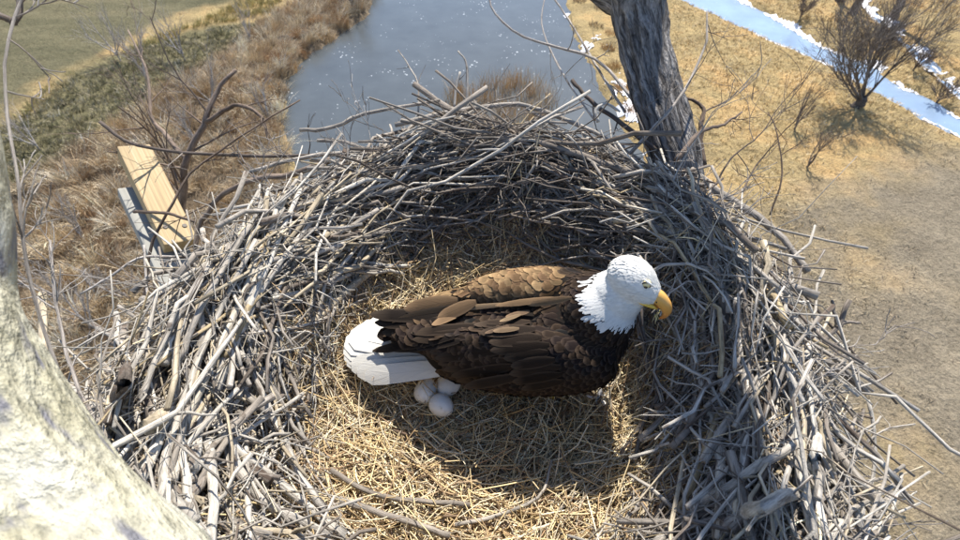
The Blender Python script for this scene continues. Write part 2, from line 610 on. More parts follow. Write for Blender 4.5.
def tuft(px, py, r_, hmax, cols, label, group, nb=170):
    g = G(px, py)[:2]
    o = thing("reed_tuft", (g[0], g[1], GZ), label, "reed tuft", group)
    m = MB()
    reed_clumps(m, np.array([g]), np.array([r_]), nb, hmax * 0.5, hmax, cols, 0.011, 0.16, (0, 0), 1.0)
    m.build("blades", M_blade, o, kind="stuff")
    return o


ORD1 = iter("fourth sixth second eighth tenth eleventh first third fifth ninth seventh".split())
ORD2 = iter("seventh sixth eighth fourth fifth second first ninth third".split())
BRN = [(0.34, 0.19, 0.08), (0.4, 0.24, 0.1), (0.46, 0.3, 0.14)]
GREY = [(0.22, 0.17, 0.13), (0.28, 0.2, 0.14), (0.33, 0.24, 0.15)]
for px, py, r_ in ((310, 52, .5), (327, 38, .5), (343, 24, .45), (293, 66, .5), (281, 88, .4), (272, 104, .5), (358, 10, .45), (318, 22, .5), (300, 36, .5), (262, 80, .5), (276, 60, .5)):
    tuft(px, py, r_, 0.75, BRN, "rounded brown reed tuft on the reedy creek bank, " + next(ORD1) + " counting down from the top", "brown reed tufts on the reedy bank")
for px, py, r_ in ((613, 68, .32), (608, 50, .3), (622, 90, .32), (596, 26, .36), (612, 34, .34), (602, 8, .4), (580, 0, .36), (632, 112, .3), (622, 20, .3)):
    tuft(px, py, r_ * 1.5, 0.6, GREY if py < 60 and px < 605 else BRN, "grass tuft among snow patches on the creek bank beside the trunk, " + next(ORD2) + " from the top", "grass tufts on the snowy bank")
# the russet reed island that shows just past the nest's back rim
isl = MB()
ip = gpoly([(440, 92), (470, 80), (520, 76), (556, 92), (562, 122), (540, 140), (440, 140), (425, 118)])
ic = in_poly(ip, 70, 0.0, avoid_water=False)
c0 = ic.repeat(34, 0)
xy = c0 + rg.normal(0, 0.3, (len(c0), 2))
hh = rg.uniform(0.6, 1.5, len(xy))
blades(isl, np.column_stack([xy, np.full(len(xy), GZ - 0.35)]), hh, rg.normal(0, 0.22, (len(xy), 2)) * hh[:, None], rg.uniform(0.006, 0.012, len(xy)), pal([(0.48, 0.32, 0.15), (0.56, 0.4, 0.2), (0.4, 0.25, 0.11)], len(xy), 0.15))
o = isl.build("reed_island", M_blade, kind="stuff")


# ------------------------------------------------------------------ bare trees
def grow(base, d, L, r, lev, nch, spread, out, rng, up=0.15, K=6, gnarl=0.12, tmin=0.3, ratio=0.62, rr=0.5):
    base = np.array(base, float)
    d = np.array(d, float) / np.linalg.norm(d)
    pts = [base]
    dd = d.copy()
    for k in range(K - 1):
        dd = dd + rng.normal(0, gnarl, 3) + np.array([0, 0, up * 0.25])
        dd /= np.linalg.norm(dd)
        pts.append(pts[-1] + dd * L / (K - 1))
    pts = np.array(pts)
    R = r * np.linspace(1, 0.35 if lev else 0.25, K)
    out.setdefault(lev, []).append((pts, R))
    if lev == 0:
        return
    for c in range(nch[-lev] if isinstance(nch, (list, tuple)) else nch):
        t = rng.uniform(tmin, 1.0) * (K - 1)
        i = min(int(t), K - 2)
        p = pts[i] + (pts[i + 1] - pts[i]) * (t - i)
        ax = nrm(pts[i + 1] - pts[i])
        rnd = rng.normal(size=3)
        rnd = nrm(rnd - ax * (rnd @ ax))
        s = spread * rng.uniform(0.6, 1.3)
        nd = ax * math.cos(s) + rnd * math.sin(s)
        grow(p, nd, L * ratio * rng.uniform(0.7, 1.2), max(r * rr * (1 - 0.4 * t / (K - 1)), 0.0012), lev - 1, nch, spread, out, rng, up, K, gnarl, tmin, ratio, rr)


def put(mb, lst, S=4, rmin=0.0):
    by = {}
    for p, R in lst:
        by.setdefault(len(p), []).append((p, np.maximum(R, rmin)))
    for k, l in by.items():
        tubes(mb, np.array([a for a, _ in l]), np.array([b for _, b in l]), S, cap=False)


def bush_tree(px, py, hgt, label, seed, stems=8, fan=0.55, lean=(0, 0), th_=0.2, group=None, name="bare_tree", mat=None, rmin=0.009, levels=3, r0=None, trunk_r=None, nch=(7, 6, 6)):
    rng = np.random.default_rng(seed)
    g = G(px, py)
    gz_ = float(ground_z(np.array([g[:2]]))[0])
    o = thing(name, (g[0], g[1], gz_), label, "tree" if name == "bare_tree" else "shrub", group)
    out = {}
    b = np.array([g[0], g[1], gz_ + 0.6 * th_ * hgt])
    for s in range(stems):
        a = rng.random() * 6.283
        f = fan * rng.uniform(0.3, 1.2)
        grow(b + rng.normal(0, 0.05, 3), (math.cos(a) * f + lean[0], math.sin(a) * f + lean[1], 1), hgt * rng.uniform(0.5, 0.75), (r0 or hgt * 0.014), levels, list(nch)[-levels:], 0.5, out, rng, 0.25, 6, 0.1, 0.25, 0.55, 0.5)
    m = MB()
    tr = trunk_r or hgt * 0.035
    zz = np.linspace(-0.15, th_ * hgt, 7)
    tubes(m, np.stack([g[0] + rng.normal(0, tr * .15, 7), g[1] + rng.normal(0, tr * .15, 7), gz_ + zz], 1), tr * np.array([1.5, 1.2, 1.05, 1, 1, .95, .7]), 10, rough=0.06)
    m.build("trunk", mat or M_brown, o)
    for l in sorted(out, reverse=True):
        if l == levels:
            for p, R in out[l]:
                m = MB()
                put(m, [(p, R)], 6, rmin)
                m.build("branch", mat or M_brown, o)
    m = MB()
    for l in out:
        if l != levels:
            put(m, out[l], 3 if l == 0 else 4, rmin)
    m.build("crown", mat or M_brown, o, kind="stuff")
    return o


bush_tree(858, 106, 5.7, "wide bare many-stemmed tree on the meadow by the river, casting a long shadow", 4, stems=12, fan=0.85, lean=(-0.5, 0), th_=0.1, rmin=0.006, trunk_r=0.26, nch=(7, 7, 6), mat=M_twig, r0=0.07)
for k, (px, py, hh, lb) in enumerate(((852, 14, 9, "slanted dark bare trunk by the rill in the far corner of the meadow"),
                                      (893, 16, 9, "thick dark bare trunk standing alone beyond the rill in the top corner"),
                                      (838, 2, 8, "thin bare trunk on the far bank, paired with a slanted one"))):
    bush_tree(px, py, hh, lb, 20 + k, stems=4, fan=0.4, rmin=0.02, levels=2, trunk_r=0.26, nch=(5, 5))
for k, (px, py, hh, lb) in enumerate(((795, 128, 2.6, "small bare sapling alone on the golden meadow below the river bend"),
                                      (808, 166, 2.0, "small low bare shrub on the meadow, just below the lone sapling"))):
    bush_tree(px, py, hh, lb, 30 + k, stems=5, fan=0.35, name="bare_shrub", rmin=0.006, levels=2, trunk_r=0.05, nch=(4, 4))
for k, (px, py, hh, lb) in enumerate(((800, 18, 1.6, "dark leafless bush on the far river bank above the icy water"),
                                      (912, 72, 1.5, "brown leafless bush on the river bank beside the wide bare tree"),
                                      (940, 98, 1.2, "russet leafless bush at the water's edge near the frame's upper corner"))):
    bush_tree(px, py, hh, lb, 40 + k, stems=12, fan=1.1, name="bare_shrub", rmin=0.01, levels=2, trunk_r=0.05, nch=(5, 5))
SAPL = ("beside the dark branches, against the weeds", "at the edge of the weeds below the field", "beside the dark forked branch", "in the weeds, close to the pale bank grass", "in the reeds near the pale limb, tallest of three", "in the reeds touching the pale limb's twig", "in the reeds below the grey plank", "on the pale bank grass near the creek", "at the corner of the weeds by the pale limb", "in the reeds between nest and limb", "in the reeds just past the timber plank", "by the creek's edge past the dark branches")
for k, (px, py, hh) in enumerate(((150, 85, 4.0), (120, 60, 3.2), (215, 110, 3.2), (185, 60, 3.4), (85, 240, 2.6), (60, 300, 2.4), (95, 330, 2.6), (250, 40, 2.6), (40, 150, 2.4), (130, 300, 2.2), (200, 150, 2.4), (270, 120, 2.6))):
    bush_tree(px, py, hh, "pale bare sapling " + SAPL[k], 60 + k, stems=4, fan=0.6, group="pale bare saplings in the reed bed", name="bare_sapling", mat=M_pale, rmin=0.006, levels=2, trunk_r=0.035, nch=(5, 5))
bush_tree(352, 8, 3.0, "twiggy bare willow at the edge of the creek near the brown tufts", 81, stems=8, fan=0.9, name="bare_shrub", rmin=0.008, levels=2, trunk_r=0.06, nch=(6, 6))

# ------------------------------------------------------------------ nest tree: trunk behind the nest, pale limb by the camera, branches
NC = (0.01, 0.64)


def bark_tube(name, pts, radii, mat, parent, S=28, K=90, ridge=0.12, freq=5.0, seed=0):
    c = smooth_line(pts, K)
    R = np.interp(np.linspace(0, 1, K), np.linspace(0, 1, len(radii)), radii)
    T = nrm(np.gradient(c, axis=0))
    nv = np.cross(T[0], [0.3, 0.9, 0.1])
    V, tc = [], []
    al = 0
    for k in range(K):
        nv = nv - T[k] * (nv @ T[k])
        nv = nv / np.linalg.norm(nv)
        bv = np.cross(T[k], nv)
        if k:
            al += np.linalg.norm(c[k] - c[k - 1])
        for s in range(S):
            a = 2 * math.pi * s / S
            q = Vector((math.cos(a) * 1.2, math.sin(a) * 1.2, al * freq * 0.35 + seed))
            r1 = 1 - abs(noise.noise(q * 2.2)) * 2
            r2 = noise.noise(Vector((math.cos(a) * 5, math.sin(a) * 5, al * freq * 1.2 + seed)))
            r3 = noise.noise(q * 0.6)
            rr = R[k] * (1 + ridge * (0.7 * r1 - 0.3) + ridge * 0.6 * r2 + 0.12 * r3)
            V.append(c[k] + rr * (math.cos(a) * nv + math.sin(a) * bv))
            tc.append((math.cos(a) * 0.11, math.sin(a) * 0.11, al + seed))
    i = np.arange(K - 1)[:, None] * S + np.arange(S)[None]
    j = np.arange(K - 1)[:, None] * S + (np.arange(S)[None] + 1) % S
    m = MB()
    e = [[0, k + 1, k] for k in range(1, S - 1)] + [[(K - 1) * S, (K - 1) * S + k, (K - 1) * S + k + 1] for k in range(1, S - 1)]
    m.add(np.array(V), np.stack([i, j, j + S, i + S], -1), np.array(e), np.array(tc))
    return m.build(name, mat, parent)


n = NT("furrowed_grey_bark", 0.95, 0.15)
tc = n.attr("tc").outputs["Vector"]
wp = n.n("VectorMath", {0: tc, 1: n.scale(n.n("TexNoise", {"Vector": tc, "Scale": 9.0, "Detail": 2.0}).outputs[1], (0.05, 0.05, 0.05))}, operation='ADD').outputs[0]
a = n.noise(n.scale(wp, (1, 1, 0.11)), 62, 4, 0.65)
b = n.noise(n.scale(wp, (1, 1, 0.3)), 22, 4, 0.6)
fine = n.noise(n.scale(wp, (1, 1, 0.4)), 150, 3, 0.6)
h = n.math('ADD', n.math('MULTIPLY', a, 1.4), n.math('MULTIPLY', b, 0.6))
col = n.mix(n.ramp(a, [(0.34, (0.05, 0.046, 0.045)), (0.46, (0.17, 0.16, 0.155)), (0.57, (0.36, 0.345, 0.335)), (0.75, (0.47, 0.45, 0.43))]), n.ramp(b, [(0.3, 0.5), (0.6, 1.1)]), 1.0, 'MULTIPLY')
col = n.mix(col, n.ramp(fine, [(0.3, 0.65), (0.6, 1.1)]), 0.8, 'MULTIPLY')
n.bump(n.math('ADD', h, n.math('MULTIPLY', fine, 0.25)), 1.0, 0.035)
M_bark = n.out(col)

n = NT("pale_lichen_bark", 0.95, 0.1)
tc = n.attr("tc").outputs["Vector"]
a = n.noise(n.scale(tc, (1, 1, 0.5)), 16, 4, 0.6)
b = n.noise(n.scale(tc, (1, 1, 0.35)), 30, 3, 0.5)
d_ = n.noise(n.scale(tc, (1, 1, 0.5)), 90, 4, 0.6)
col = n.ramp(a, [(0.3, (0.38, 0.36, 0.26)), (0.5, (0.50, 0.48, 0.38)), (0.7, (0.58, 0.57, 0.5))])
col = n.mix(col, n.ramp(d_, [(0.3, 0.55), (0.6, 1.1)]), 0.8, 'MULTIPLY')
col = n.mix(col, (0.17, 0.17, 0.20), n.ramp(b, [(0.37, 0.92), (0.45, 0.0)]))
n.bump(n.math('ADD', b, d_), 0.9, 0.014)
M_limb = n.out(col)

tree = thing("cottonwood_tree", (0.6, 1.9, GZ), "old cottonwood holding the nest, with furrowed grey trunk behind it and pale sunlit limb", "tree")
tr0, tr1 = D(679, 180, 1.72), D(638, -6, 1.75)
bark_tube("trunk", [(0.6, 1.95, GZ - 0.2), (0.7, 1.7, -6), (0.8, 1.48, -1.4), (0.82, 1.42, -0.4), tuple(tr0), tuple((tr0 + tr1) / 2 + np.array([-.012, .02, 0.0])), tuple(tr1), (0.575, 1.84, 0.82), (0.61, 1.72, 1.15), (0.645, 1.58, 1.6), (0.69, 1.5, 2.6)],  # upper run out of view is bent to throw a shadow band into the nest
          [0.34, 0.3, 0.15, 0.1, 0.08, 0.085, 0.1, 0.092, 0.078, 0.072, 0.06], M_bark, tree, S=64, K=260, ridge=0.17, freq=9)
fk = D(638, -4, 1.78)
tag(bark_tube("fork_limb", [tuple(fk), tuple(D(592, -40, 1.95)), (0.26, 2.55, 0.9), (0.2, 2.95, 1.2)], [0.1, 0.085, 0.06, 0.04], M_bark, tree, S=24, K=40, ridge=0.16, freq=9, seed=4), "short grey limb forking off the top of the trunk")
LD = 0.42
limb = [(0.7, 1.3, -2.8), (0.5, 0.5, -1.7), (0.2, -0.15, -0.7), (-0.02, -0.28, 0.05), (-0.17, -0.14, 0.4), tuple(D(125, 680, LD)), tuple(D(-10, 540, LD)), tuple(D(-94, 420, LD)), tuple(D(-136, 315, LD)), tuple(D(-140, 215, LD)), tuple(D(-152, 105, LD)), tuple(D(-195, 20, LD * 1.05)), tuple(D(-340, -120, LD * 1.2))]
tag(bark_tube("pale_limb", limb, [0.13, 0.125, 0.12, 0.115, 0.11, 0.105, 0.104, 0.102, 0.1, 0.099, 0.092, 0.085, 0.06], M_limb, tree, S=64, K=220, ridge=0.075, freq=7, seed=9), "thick pale sunlit limb with dark bark scars close to the camera")


def branch(name, pts, r0, r1, mat, parent, seed=0, kids=0, kl=0.25, S=7, K=18, kr=0.35, klev=1, label=None):
    """a limb drawn through given points, with twigs grown from it (all one part)"""
    rng = np.random.default_rng(seed + 500)
    c = smooth_line(pts, K)
    c[1:-1] += rng.normal(0, r0 * 0.16, (K - 2, 3))
    R = np.linspace(r0, r1, K)
    m = MB()
    tubes(m, c[None], R[None], S, rough=0.06, rnd=rng.random())
    for k in range(kids):
        i = int(rng.integers(K // 3, K - 1))
        out = {}
        d = nrm(c[i + 1] - c[i]) + rng.normal(0, 0.6, 3)
        grow(c[i], d, kl * rng.uniform(0.5, 1.2), R[i] * kr + 0.0008, klev, 3, 0.6, out, rng, 0.1, 6, 0.14, 0.3, 0.6, 0.6)
        for l in out:
            put(m, out[l], 4, 0.0008)
    o = m.build(name, mat, parent)
    if label:
        o["label"] = label
    return o


def DL(lst):
    return [tuple(D(*p)) for p in lst]


# dark branches rising beside the nest on the reed side
branch("branch", DL([(176, 330, 2.3), (178, 265, 2.3), (182, 210, 2.3), (187, 160, 2.25), (206, 122, 2.2), (216, 90, 2.2), (236, 70, 2.2)]), 0.024, 0.008, M_brown, tree, 1, 7, 0.4, klev=2)
branch("branch", DL([(187, 160, 2.25), (166, 135, 2.3), (152, 118, 2.35), (146, 70, 2.4), (128, 30, 2.5)]), 0.013, 0.004, M_brown, tree, 2, 6, 0.35, klev=2)
branch("branch", DL([(206, 122, 2.2), (238, 105, 2.15), (262, 118, 2.1), (268, 140, 2.1)]), 0.012, 0.004, M_brown, tree, 3, 4, 0.3)
branch("branch", DL([(100, 122, 1.9), (130, 143, 1.9), (180, 152, 1.9), (250, 156, 1.85), (320, 155, 1.8), (380, 150, 1.75)]), 0.007, 0.006, M_twig, tree, 4, 3, 0.2, label="long thin branch crossing level in front of the reed bed")
branch("branch", DL([(330, 160, 1.7), (290, 175, 1.75), (260, 178, 1.8), (222, 196, 1.85), (200, 226, 1.9), (196, 250, 1.9)]), 0.012, 0.009, M_brown, tree, 5, 2, 0.2)
branch("branch", DL([(140, 350, 1.75), (150, 252, 1.75), (172, 205, 1.75), (192, 172, 1.8), (250, 130, 1.85), (300, 100, 1.95)]), 0.006, 0.003, M_brown, tree, 6, 3, 0.2)
branch("twig", DL([(134, 212, 1.75), (165, 213, 1.72), (195, 222, 1.7)]), 0.006, 0.005, M_brown, tree, 7, 0)
branch("twig", DL([(81, 294, 1.6), (110, 277, 1.6), (140, 258, 1.6), (178, 257, 1.6)]), 0.004, 0.005, M_pale, tree, 8, 2, 0.12)
branch("twig", DL([(144, 245, 1.6), (147, 290, 1.55), (150, 305, 1.5)]), 0.004, 0.003, M_pale, tree, 9, 1, 0.1)
# grey twig clinging to the pale limb, and its upper run
branch("branch", DL([(62, 380, .62), (44, 330, .62), (30, 280, .62), (22, 230, .62), (18, 180, .62), (10, 130, .64), (4, 70, .66), (14, 20, .68), (30, -20, .7)]), 0.0021, 0.0018, M_pale, tree, 10, 12, 0.07)
branch("branch", DL([(-20, 10, .7), (4, 17, .7), (16, 22, .7), (24, -10, .72)]), 0.005, 0.004, M_twig, tree, 11, 2, 0.05)
branch("branch", DL([(110, 440, .8), (84, 400, .85), (66, 350, .9), (56, 300, .95), (50, 240, 1.0)]), 0.004, 0.002, M_pale, tree, 12, 8, 0.15)
# thin shoots by the trunk
branch("branch", DL([(600, 190, 1.6), (638, 145, 1.5), (672, 108, 1.5), (690, 80, 1.55), (705, 45, 1.6), (707, 12, 1.65)]), 0.007, 0.003, M_twig, tree, 13, 4, 0.18)
branch("branch", DL([(676, 160, 1.55), (700, 132, 1.6), (722, 125, 1.6), (742, 112, 1.62)]), 0.009, 0.003, M_brown, tree, 14, 2, 0.12)
branch("branch", DL([(704, 165, 1.7), (701, 130, 1.72), (703, 108, 1.75), (686, 98, 1.75)]), 0.011, 0.005, M_brown, tree, 15, 2, 0.12)
branch("branch", DL([(706, 205, 1.6), (730, 160, 1.7), (760, 135, 1.75), (778, 108, 1.8)]), 0.004, 0.0015, M_twig, tree, 16, 6, 0.25)
branch("branch", DL([(770, 215, 1.7), (782, 175, 1.7), (776, 130, 1.75), (768, 112, 1.8)]), 0.0035, 0.0015, M_brown, tree, 17, 3, 0.15)
branch("branch", DL([(735, 215, 1.7), (748, 180, 1.75), (762, 158, 1.8), (779, 140, 1.8)]), 0.004, 0.0015, M_brown, tree, 18, 3, 0.15)
# twigs hanging over the creek
branch("branch", DL([(488, -8, 2.3), (494, 12, 2.3), (520, 35, 2.25), (560, 48, 2.2), (600, 62, 2.1), (640, 110, 1.9), (665, 150, 1.8)]), 0.004, 0.008, M_pale, tree, 19, 3, 0.2)
branch("branch", DL([(545, -5, 2.4), (542, 25, 2.35), (556, 62, 2.25), (580, 100, 2.1), (595, 120, 1.95)]), 0.003, 0.005, M_pale, tree, 20, 4, 0.22)
branch("branch", DL([(552, -5, 2.4), (575, 30, 2.3), (600, 72, 2.1), (625, 112, 1.9)]), 0.004, 0.006, M_pale, tree, 21, 4, 0.2)
branch("branch", DL([(572, 80, 1.8), (592, 102, 1.75), (620, 122, 1.7), (655, 150, 1.62)]), 0.007, 0.009, M_twig, tree, 22, 2, 0.1)

# ------------------------------------------------------------------ timber frame beside the nest
n = NT("yellow_timber", 0.7, 0.3)
tc = n.n("TexCoord").outputs["Object"]
wv = n.noise(n.scale(tc, (0.5, 16, 16)), 4.0, 4, 0.6)
gr = n.noise(n.scale(tc, (1.5, 60, 60)), 3.0, 3)
col = n.mix(n.ramp(wv, [(0.3, (0.29, 0.21, 0.12)), (0.5, (0.41, 0.31, 0.17)), (0.7, (0.46, 0.37, 0.23))]), n.ramp(gr, [(0.35, 0.72), (0.6, 1.08)]), 0.7, 'MULTIPLY')
n.bump(gr, 0.2, 0.002)
M_timber = n.out(col)
n = NT("grey_timber", 0.8, 0.2)
tc = n.n("TexCoord").outputs["Object"]
M_gtimber = n.out(n.ramp(n.noise(n.scale(tc, (1, 12, 12)), 4, 3), [(0.3, (0.27, 0.27, 0.25)), (0.7, (0.36, 0.36, 0.33))]))
n = NT("dark_bolt", 0.5, 0.4)
n.b.inputs["Metallic"].default_value = 0.6
M_bolt = n.out((0.035, 0.032, 0.03))


def box_mesh(name, sx, sy, sz, bev, mat):
    bm = bmesh.new()
    bmesh.ops.create_cube(bm, size=1)
    bmesh.ops.scale(bm, vec=(sx, sy, sz), verts=bm.verts[:])
    bmesh.ops.bevel(bm, geom=bm.edges[:], offset=bev, segments=2, affect='EDGES', profile=0.6)
    me = bpy.data.meshes.new(name)
    bm.to_mesh(me)
    bm.free()
    me.materials.append(mat)
    return me


def orient(o, a, b, up):
    """long axis X from a to b, face normal Z towards up"""
    x = nrm(np.array(b) - np.array(a))
    z = np.array(up, float)
    z = nrm(z - x * (z @ x))
    y = np.cross(z, x)
    m = Matrix(((x[0], y[0], z[0]), (x[1], y[1], z[1]), (x[2], y[2], z[2]))).to_4x4()
    m.translation = Vector((np.array(a) + np.array(b)) / 2)
    return m


a_, b_ = D(134, 150, 2.12), D(181, 246, 1.98)
LEN = float(np.linalg.norm(b_ - a_))
frame = thing("timber_frame", tuple((a_ + b_) / 2), "pale yellow timber plank with two bolt holes over a grey plank, beside the nest", "timber frame")
mt = orient(None, a_, b_, (0.4, 0.1, 1))
plank = link("plank", box_mesh("plank", LEN, 0.125, 0.06, 0.006, M_timber), None, frame)
plank.matrix_world = mt
plank.matrix_parent_inverse = Matrix.Identity(4)
plank.matrix_basis = Matrix.Translation(-Vector(frame.location)) @ mt
plank["label"] = "sunlit yellow plank"
for dx, dy in ((LEN / 2 - 0.085, -0.03), (LEN / 2 - 0.075, 0.038)):
    bm = bmesh.new()
    bmesh.ops.create_cone(bm, cap_ends=True, segments=10, radius1=0.011, radius2=0.009, depth=0.01)
    me = bpy.data.meshes.new("bolt")
    bm.to_mesh(me)
    bm.free()
    bo = link("bolt", me, M_bolt, plank)
    bo.matrix_parent_inverse = Matrix.Identity(4)
    bo.location = (dx, dy, 0.0285)
xd = nrm(b_ - a_)
zc = np.array(mt.to_3x3() @ Vector((0, 0, 1)))
yc = np.array(mt.to_3x3() @ Vector((0, 1, 0)))
for nm, ga, gb, wd in (("lower_plank", a_ + xd * 0.16, b_ + xd * 0.75, 0.15),):
    sft = -zc * 0.075 + yc * (-0.035 if (yc @ np.array([-1, -0.6, 0])) < 0 else 0.035)
    mg = orient(None, ga + sft, gb + sft, zc)
    pl = link(nm, box_mesh(nm, float(np.linalg.norm(gb - ga)), wd, 0.05, 0.006, M_gtimber), None, frame)
    pl.matrix_parent_inverse = Matrix.Identity(4)
    pl.matrix_basis = Matrix.Translation(-Vector(frame.location)) @ mg
    pl["label"] = "grey plank under the yellow one"
# cross timber that ties the frame to the trunk below the nest
ca, cb = b_ + xd * 0.68 - zc * 0.14, np.array([0.82, 1.42, -0.55])
mg = orient(None, ca, cb, (0, 0, 1))
pl = link("cross_timber", box_mesh("cross_timber", float(np.linalg.norm(cb - ca)), 0.1, 0.07, 0.006, M_gtimber), None, frame)
pl.matrix_parent_inverse = Matrix.Identity(4)
pl.matrix_basis = Matrix.Translation(-Vector(frame.location)) @ mg

# ------------------------------------------------------------------ nest
QX = [0, 0.15, 0.3, 0.40, 0.47, 0.55, 0.63, 0.70, 0.76, 0.82, 0.88, 0.94, 1.0, 1.2]
QZ = [0.0, 0.0, 0.012, 0.045, 0.11, 0.215, 0.315, 0.335, 0.26, 0.1, -0.12, -0.38, -0.6, -1.0]


def kq(th):
    """how far out the nest's rings lie in each direction: fuller in front, closer at the back"""
    g = lambda c, w_: np.exp(-((np.arctan2(np.sin(th - c), np.cos(th - c))) / w_) ** 2)
    return 1 + 0.03 * np.sin(3 * th + 1) + 0.025 * np.sin(7 * th + 2) + 0.015 * np.sin(13 * th) - 0.005 * g(1.57, 0.8) + 0.10 * g(-1.57, 0.9) - 0.15 * g(0.42, 0.75) - 0.15 * g(2.65, 0.55) - 0.07 * g(0.1, 0.45) - 0.03 * g(-0.4, 0.4)


def nq(x, y):
    x, y = np.asarray(x) - NC[0], np.asarray(y) - NC[1]
    return np.sqrt(x * x + y * y) / kq(np.arctan2(y, x))


def nxy(q, th):
    r = q * kq(th)
    return NC[0] + r * np.cos(th), NC[1] + r * np.sin(th)


def nh(x, y):
    q = nq(x, y)
    th = np.arctan2(np.asarray(y) - NC[1], np.asarray(x) - NC[0])
    rim = 1 + 0.1 * np.sin(2 * th + 0.6) + 0.06 * np.sin(5 * th)
    z = np.interp(q, QX, QZ)
    return np.where(z > 0, z * rim, z)


def nhs(x, y):
    x, y = np.asarray(x, float), np.asarray(y, float)
    P = np.stack([x.ravel(), y.ravel()], 1) * 13
    return nh(x, y) + (0.011 * wob(P, 2)).reshape(x.shape) * sst(nq(x, y), 0.08, 0.25) * (nq(x, y) < 0.7)


def S_(px, py, off=0.0, dmax=3.0):
    """where the ray through a pixel meets the nest surface, lifted by off"""
    v = ray(px, py)
    ts = np.linspace(0.25, dmax, 900)
    p = np.array([0, 0, CAMZ]) + ts[:, None] * v
    hit = p[:, 2] < nh(p[:, 0], p[:, 1]) + off
    if hit.any():
        return p[np.argmax(hit)]
    return D(px, py, 1.6)


nest = thing("eagle_nest", (NC[0], NC[1], 0), "huge stick nest lined with dry straw, cradled by the tree", "nest")
# the packed body under the sticks
n = NT("packed_nest_litter", 0.95, 0.1)
geo = n.n("NewGeometry").outputs["Position"]
a = n.noise(geo, 40, 5, 0.7)
n.bump(a, 0.8, 0.02)
M_core = n.out(n.ramp(a, [(0.3, (0.05, 0.035, 0.022)), (0.6, (0.13, 0.09, 0.055)), (0.8, (0.22, 0.16, 0.09))]))
m = MB()
TH, RQ = 96, 34
th = np.arange(TH) * 2 * math.pi / TH
qs = np.concatenate([np.linspace(0.0, 1.0, RQ - 2) * 0.99 + 0.001, [0.6, 0.05]])
V = np.zeros((RQ, TH, 3))
for k, q in enumerate(qs):
    x, y = nxy(q, th)
    V[k, :, 0], V[k, :, 1] = x, y
    V[k, :, 2] = nhs(x, y) - 0.03 - 0.03 * (q > 0.42) if k < RQ - 2 else (-0.62 if k == RQ - 2 else -0.8)
i = np.arange(RQ - 1)[:, None] * TH + np.arange(TH)[None]
j = np.arange(RQ - 1)[:, None] * TH + (np.arange(TH)[None] + 1) % TH
m.add(V, np.stack([i, j, j + TH, i + TH], -1))
m.build("nest_body", M_core, nest)


def stick_lines(M, q0, q1, lmin, lmax, rmin, rmax, sink, angsd, K=10, bend=0.5, tilt=0.05, kink=0.010, thr=None):
    th = rg.random(M) * 2 * math.pi if thr is None else rg.uniform(thr[0], thr[1], M)
    q = np.sqrt(rg.uniform(q0 * q0, q1 * q1, M))
    x, y = nxy(q, th)
    L = rg.uniform(lmin, lmax, M) * rg.choice([0.6, 0.85, 1.0, 1.25], M)
    a = th + math.pi / 2 * rg.choice([-1, 1], M) + rg.normal(0, angsd, M)
    s = np.linspace(-0.5, 0.5, K)
    # bend round the nest a little
    cur = -np.sign(np.sin(a - th)) * rg.normal(bend * 0.6, 0.55, M) * L / q * -1
    aa = a[:, None] + cur[:, None] * s[None]
    st = np.stack([np.cos(aa), np.sin(aa)], -1) * (L / (K - 1))[:, None, None]
    c = np.cumsum(st, 1)
    c = c - c[:, K // 2][:, None]
    P = np.zeros((M, K, 3))
    P[:, :, 0] = x[:, None] + c[..., 0]
    P[:, :, 1] = y[:, None] + c[..., 1]
    H = nh(P[..., 0], P[..., 1])
    sc = s[None] / 0.5
    H = np.maximum(H, H[:, K // 2][:, None] - 0.5 * np.abs(s)[None] * L[:, None])
    i0, i1, i2 = 1, K // 2, K - 2
    mean = (H[:, i0] + H[:, i1] + H[:, i2]) / 3
    slope = np.clip((H[:, i2] - H[:, i0]) / (s[i2] - s[i0]), -0.45 * L, 0.45 * L) * 0.5
    line = np.maximum(mean, H[:, i1] - 0.012)[:, None] + slope[:, None] * sc
    P[..., 2] = 0.6 * line + 0.4 * np.maximum(H, line - 0.06) + (rg.uniform(-sink, 0.012, M))[:, None] + rg.normal(0, tilt, M)[:, None] * sc * L[:, None]
    P += rg.normal(0, kink, P.shape) * (L[:, None, None] / 0.4) * np.minimum(1, (1.2 - np.abs(sc)))[..., None]
    r = 0.85 * (rmin + (rmax - rmin) * rg.random(M) ** 1.9)
    R = r[:, None] * np.linspace(1.05, 0.5, K)[None] * (1 + rg.normal(0, 0.05, (M, K)))
    return P, R


def proj(P):
    v = P - np.array([0, 0, CAMZ])
    f = v[..., 1] * cp - v[..., 2] * sp
    u = v[..., 1] * sp + v[..., 2] * cp
    return np.stack([480 + 480 * v[..., 0] / f, 270 - 480 * u / f, f], -1)


def clear_of_bowl(P):
    """sticks must not lie through the place where the bird and eggs are"""
    x, y, z = P[..., 0], P[..., 1], P[..., 2]
    return ~((nq(x, y) < 0.40).any(1))


def clip_limb(P):
    v = np.linalg.norm(P - np.array([-0.33, 0.1, 0.65]), axis=-1)
    return (np.linalg.norm(P - np.array([0, 0, CAMZ]), axis=-1) > 0.42).all(1)


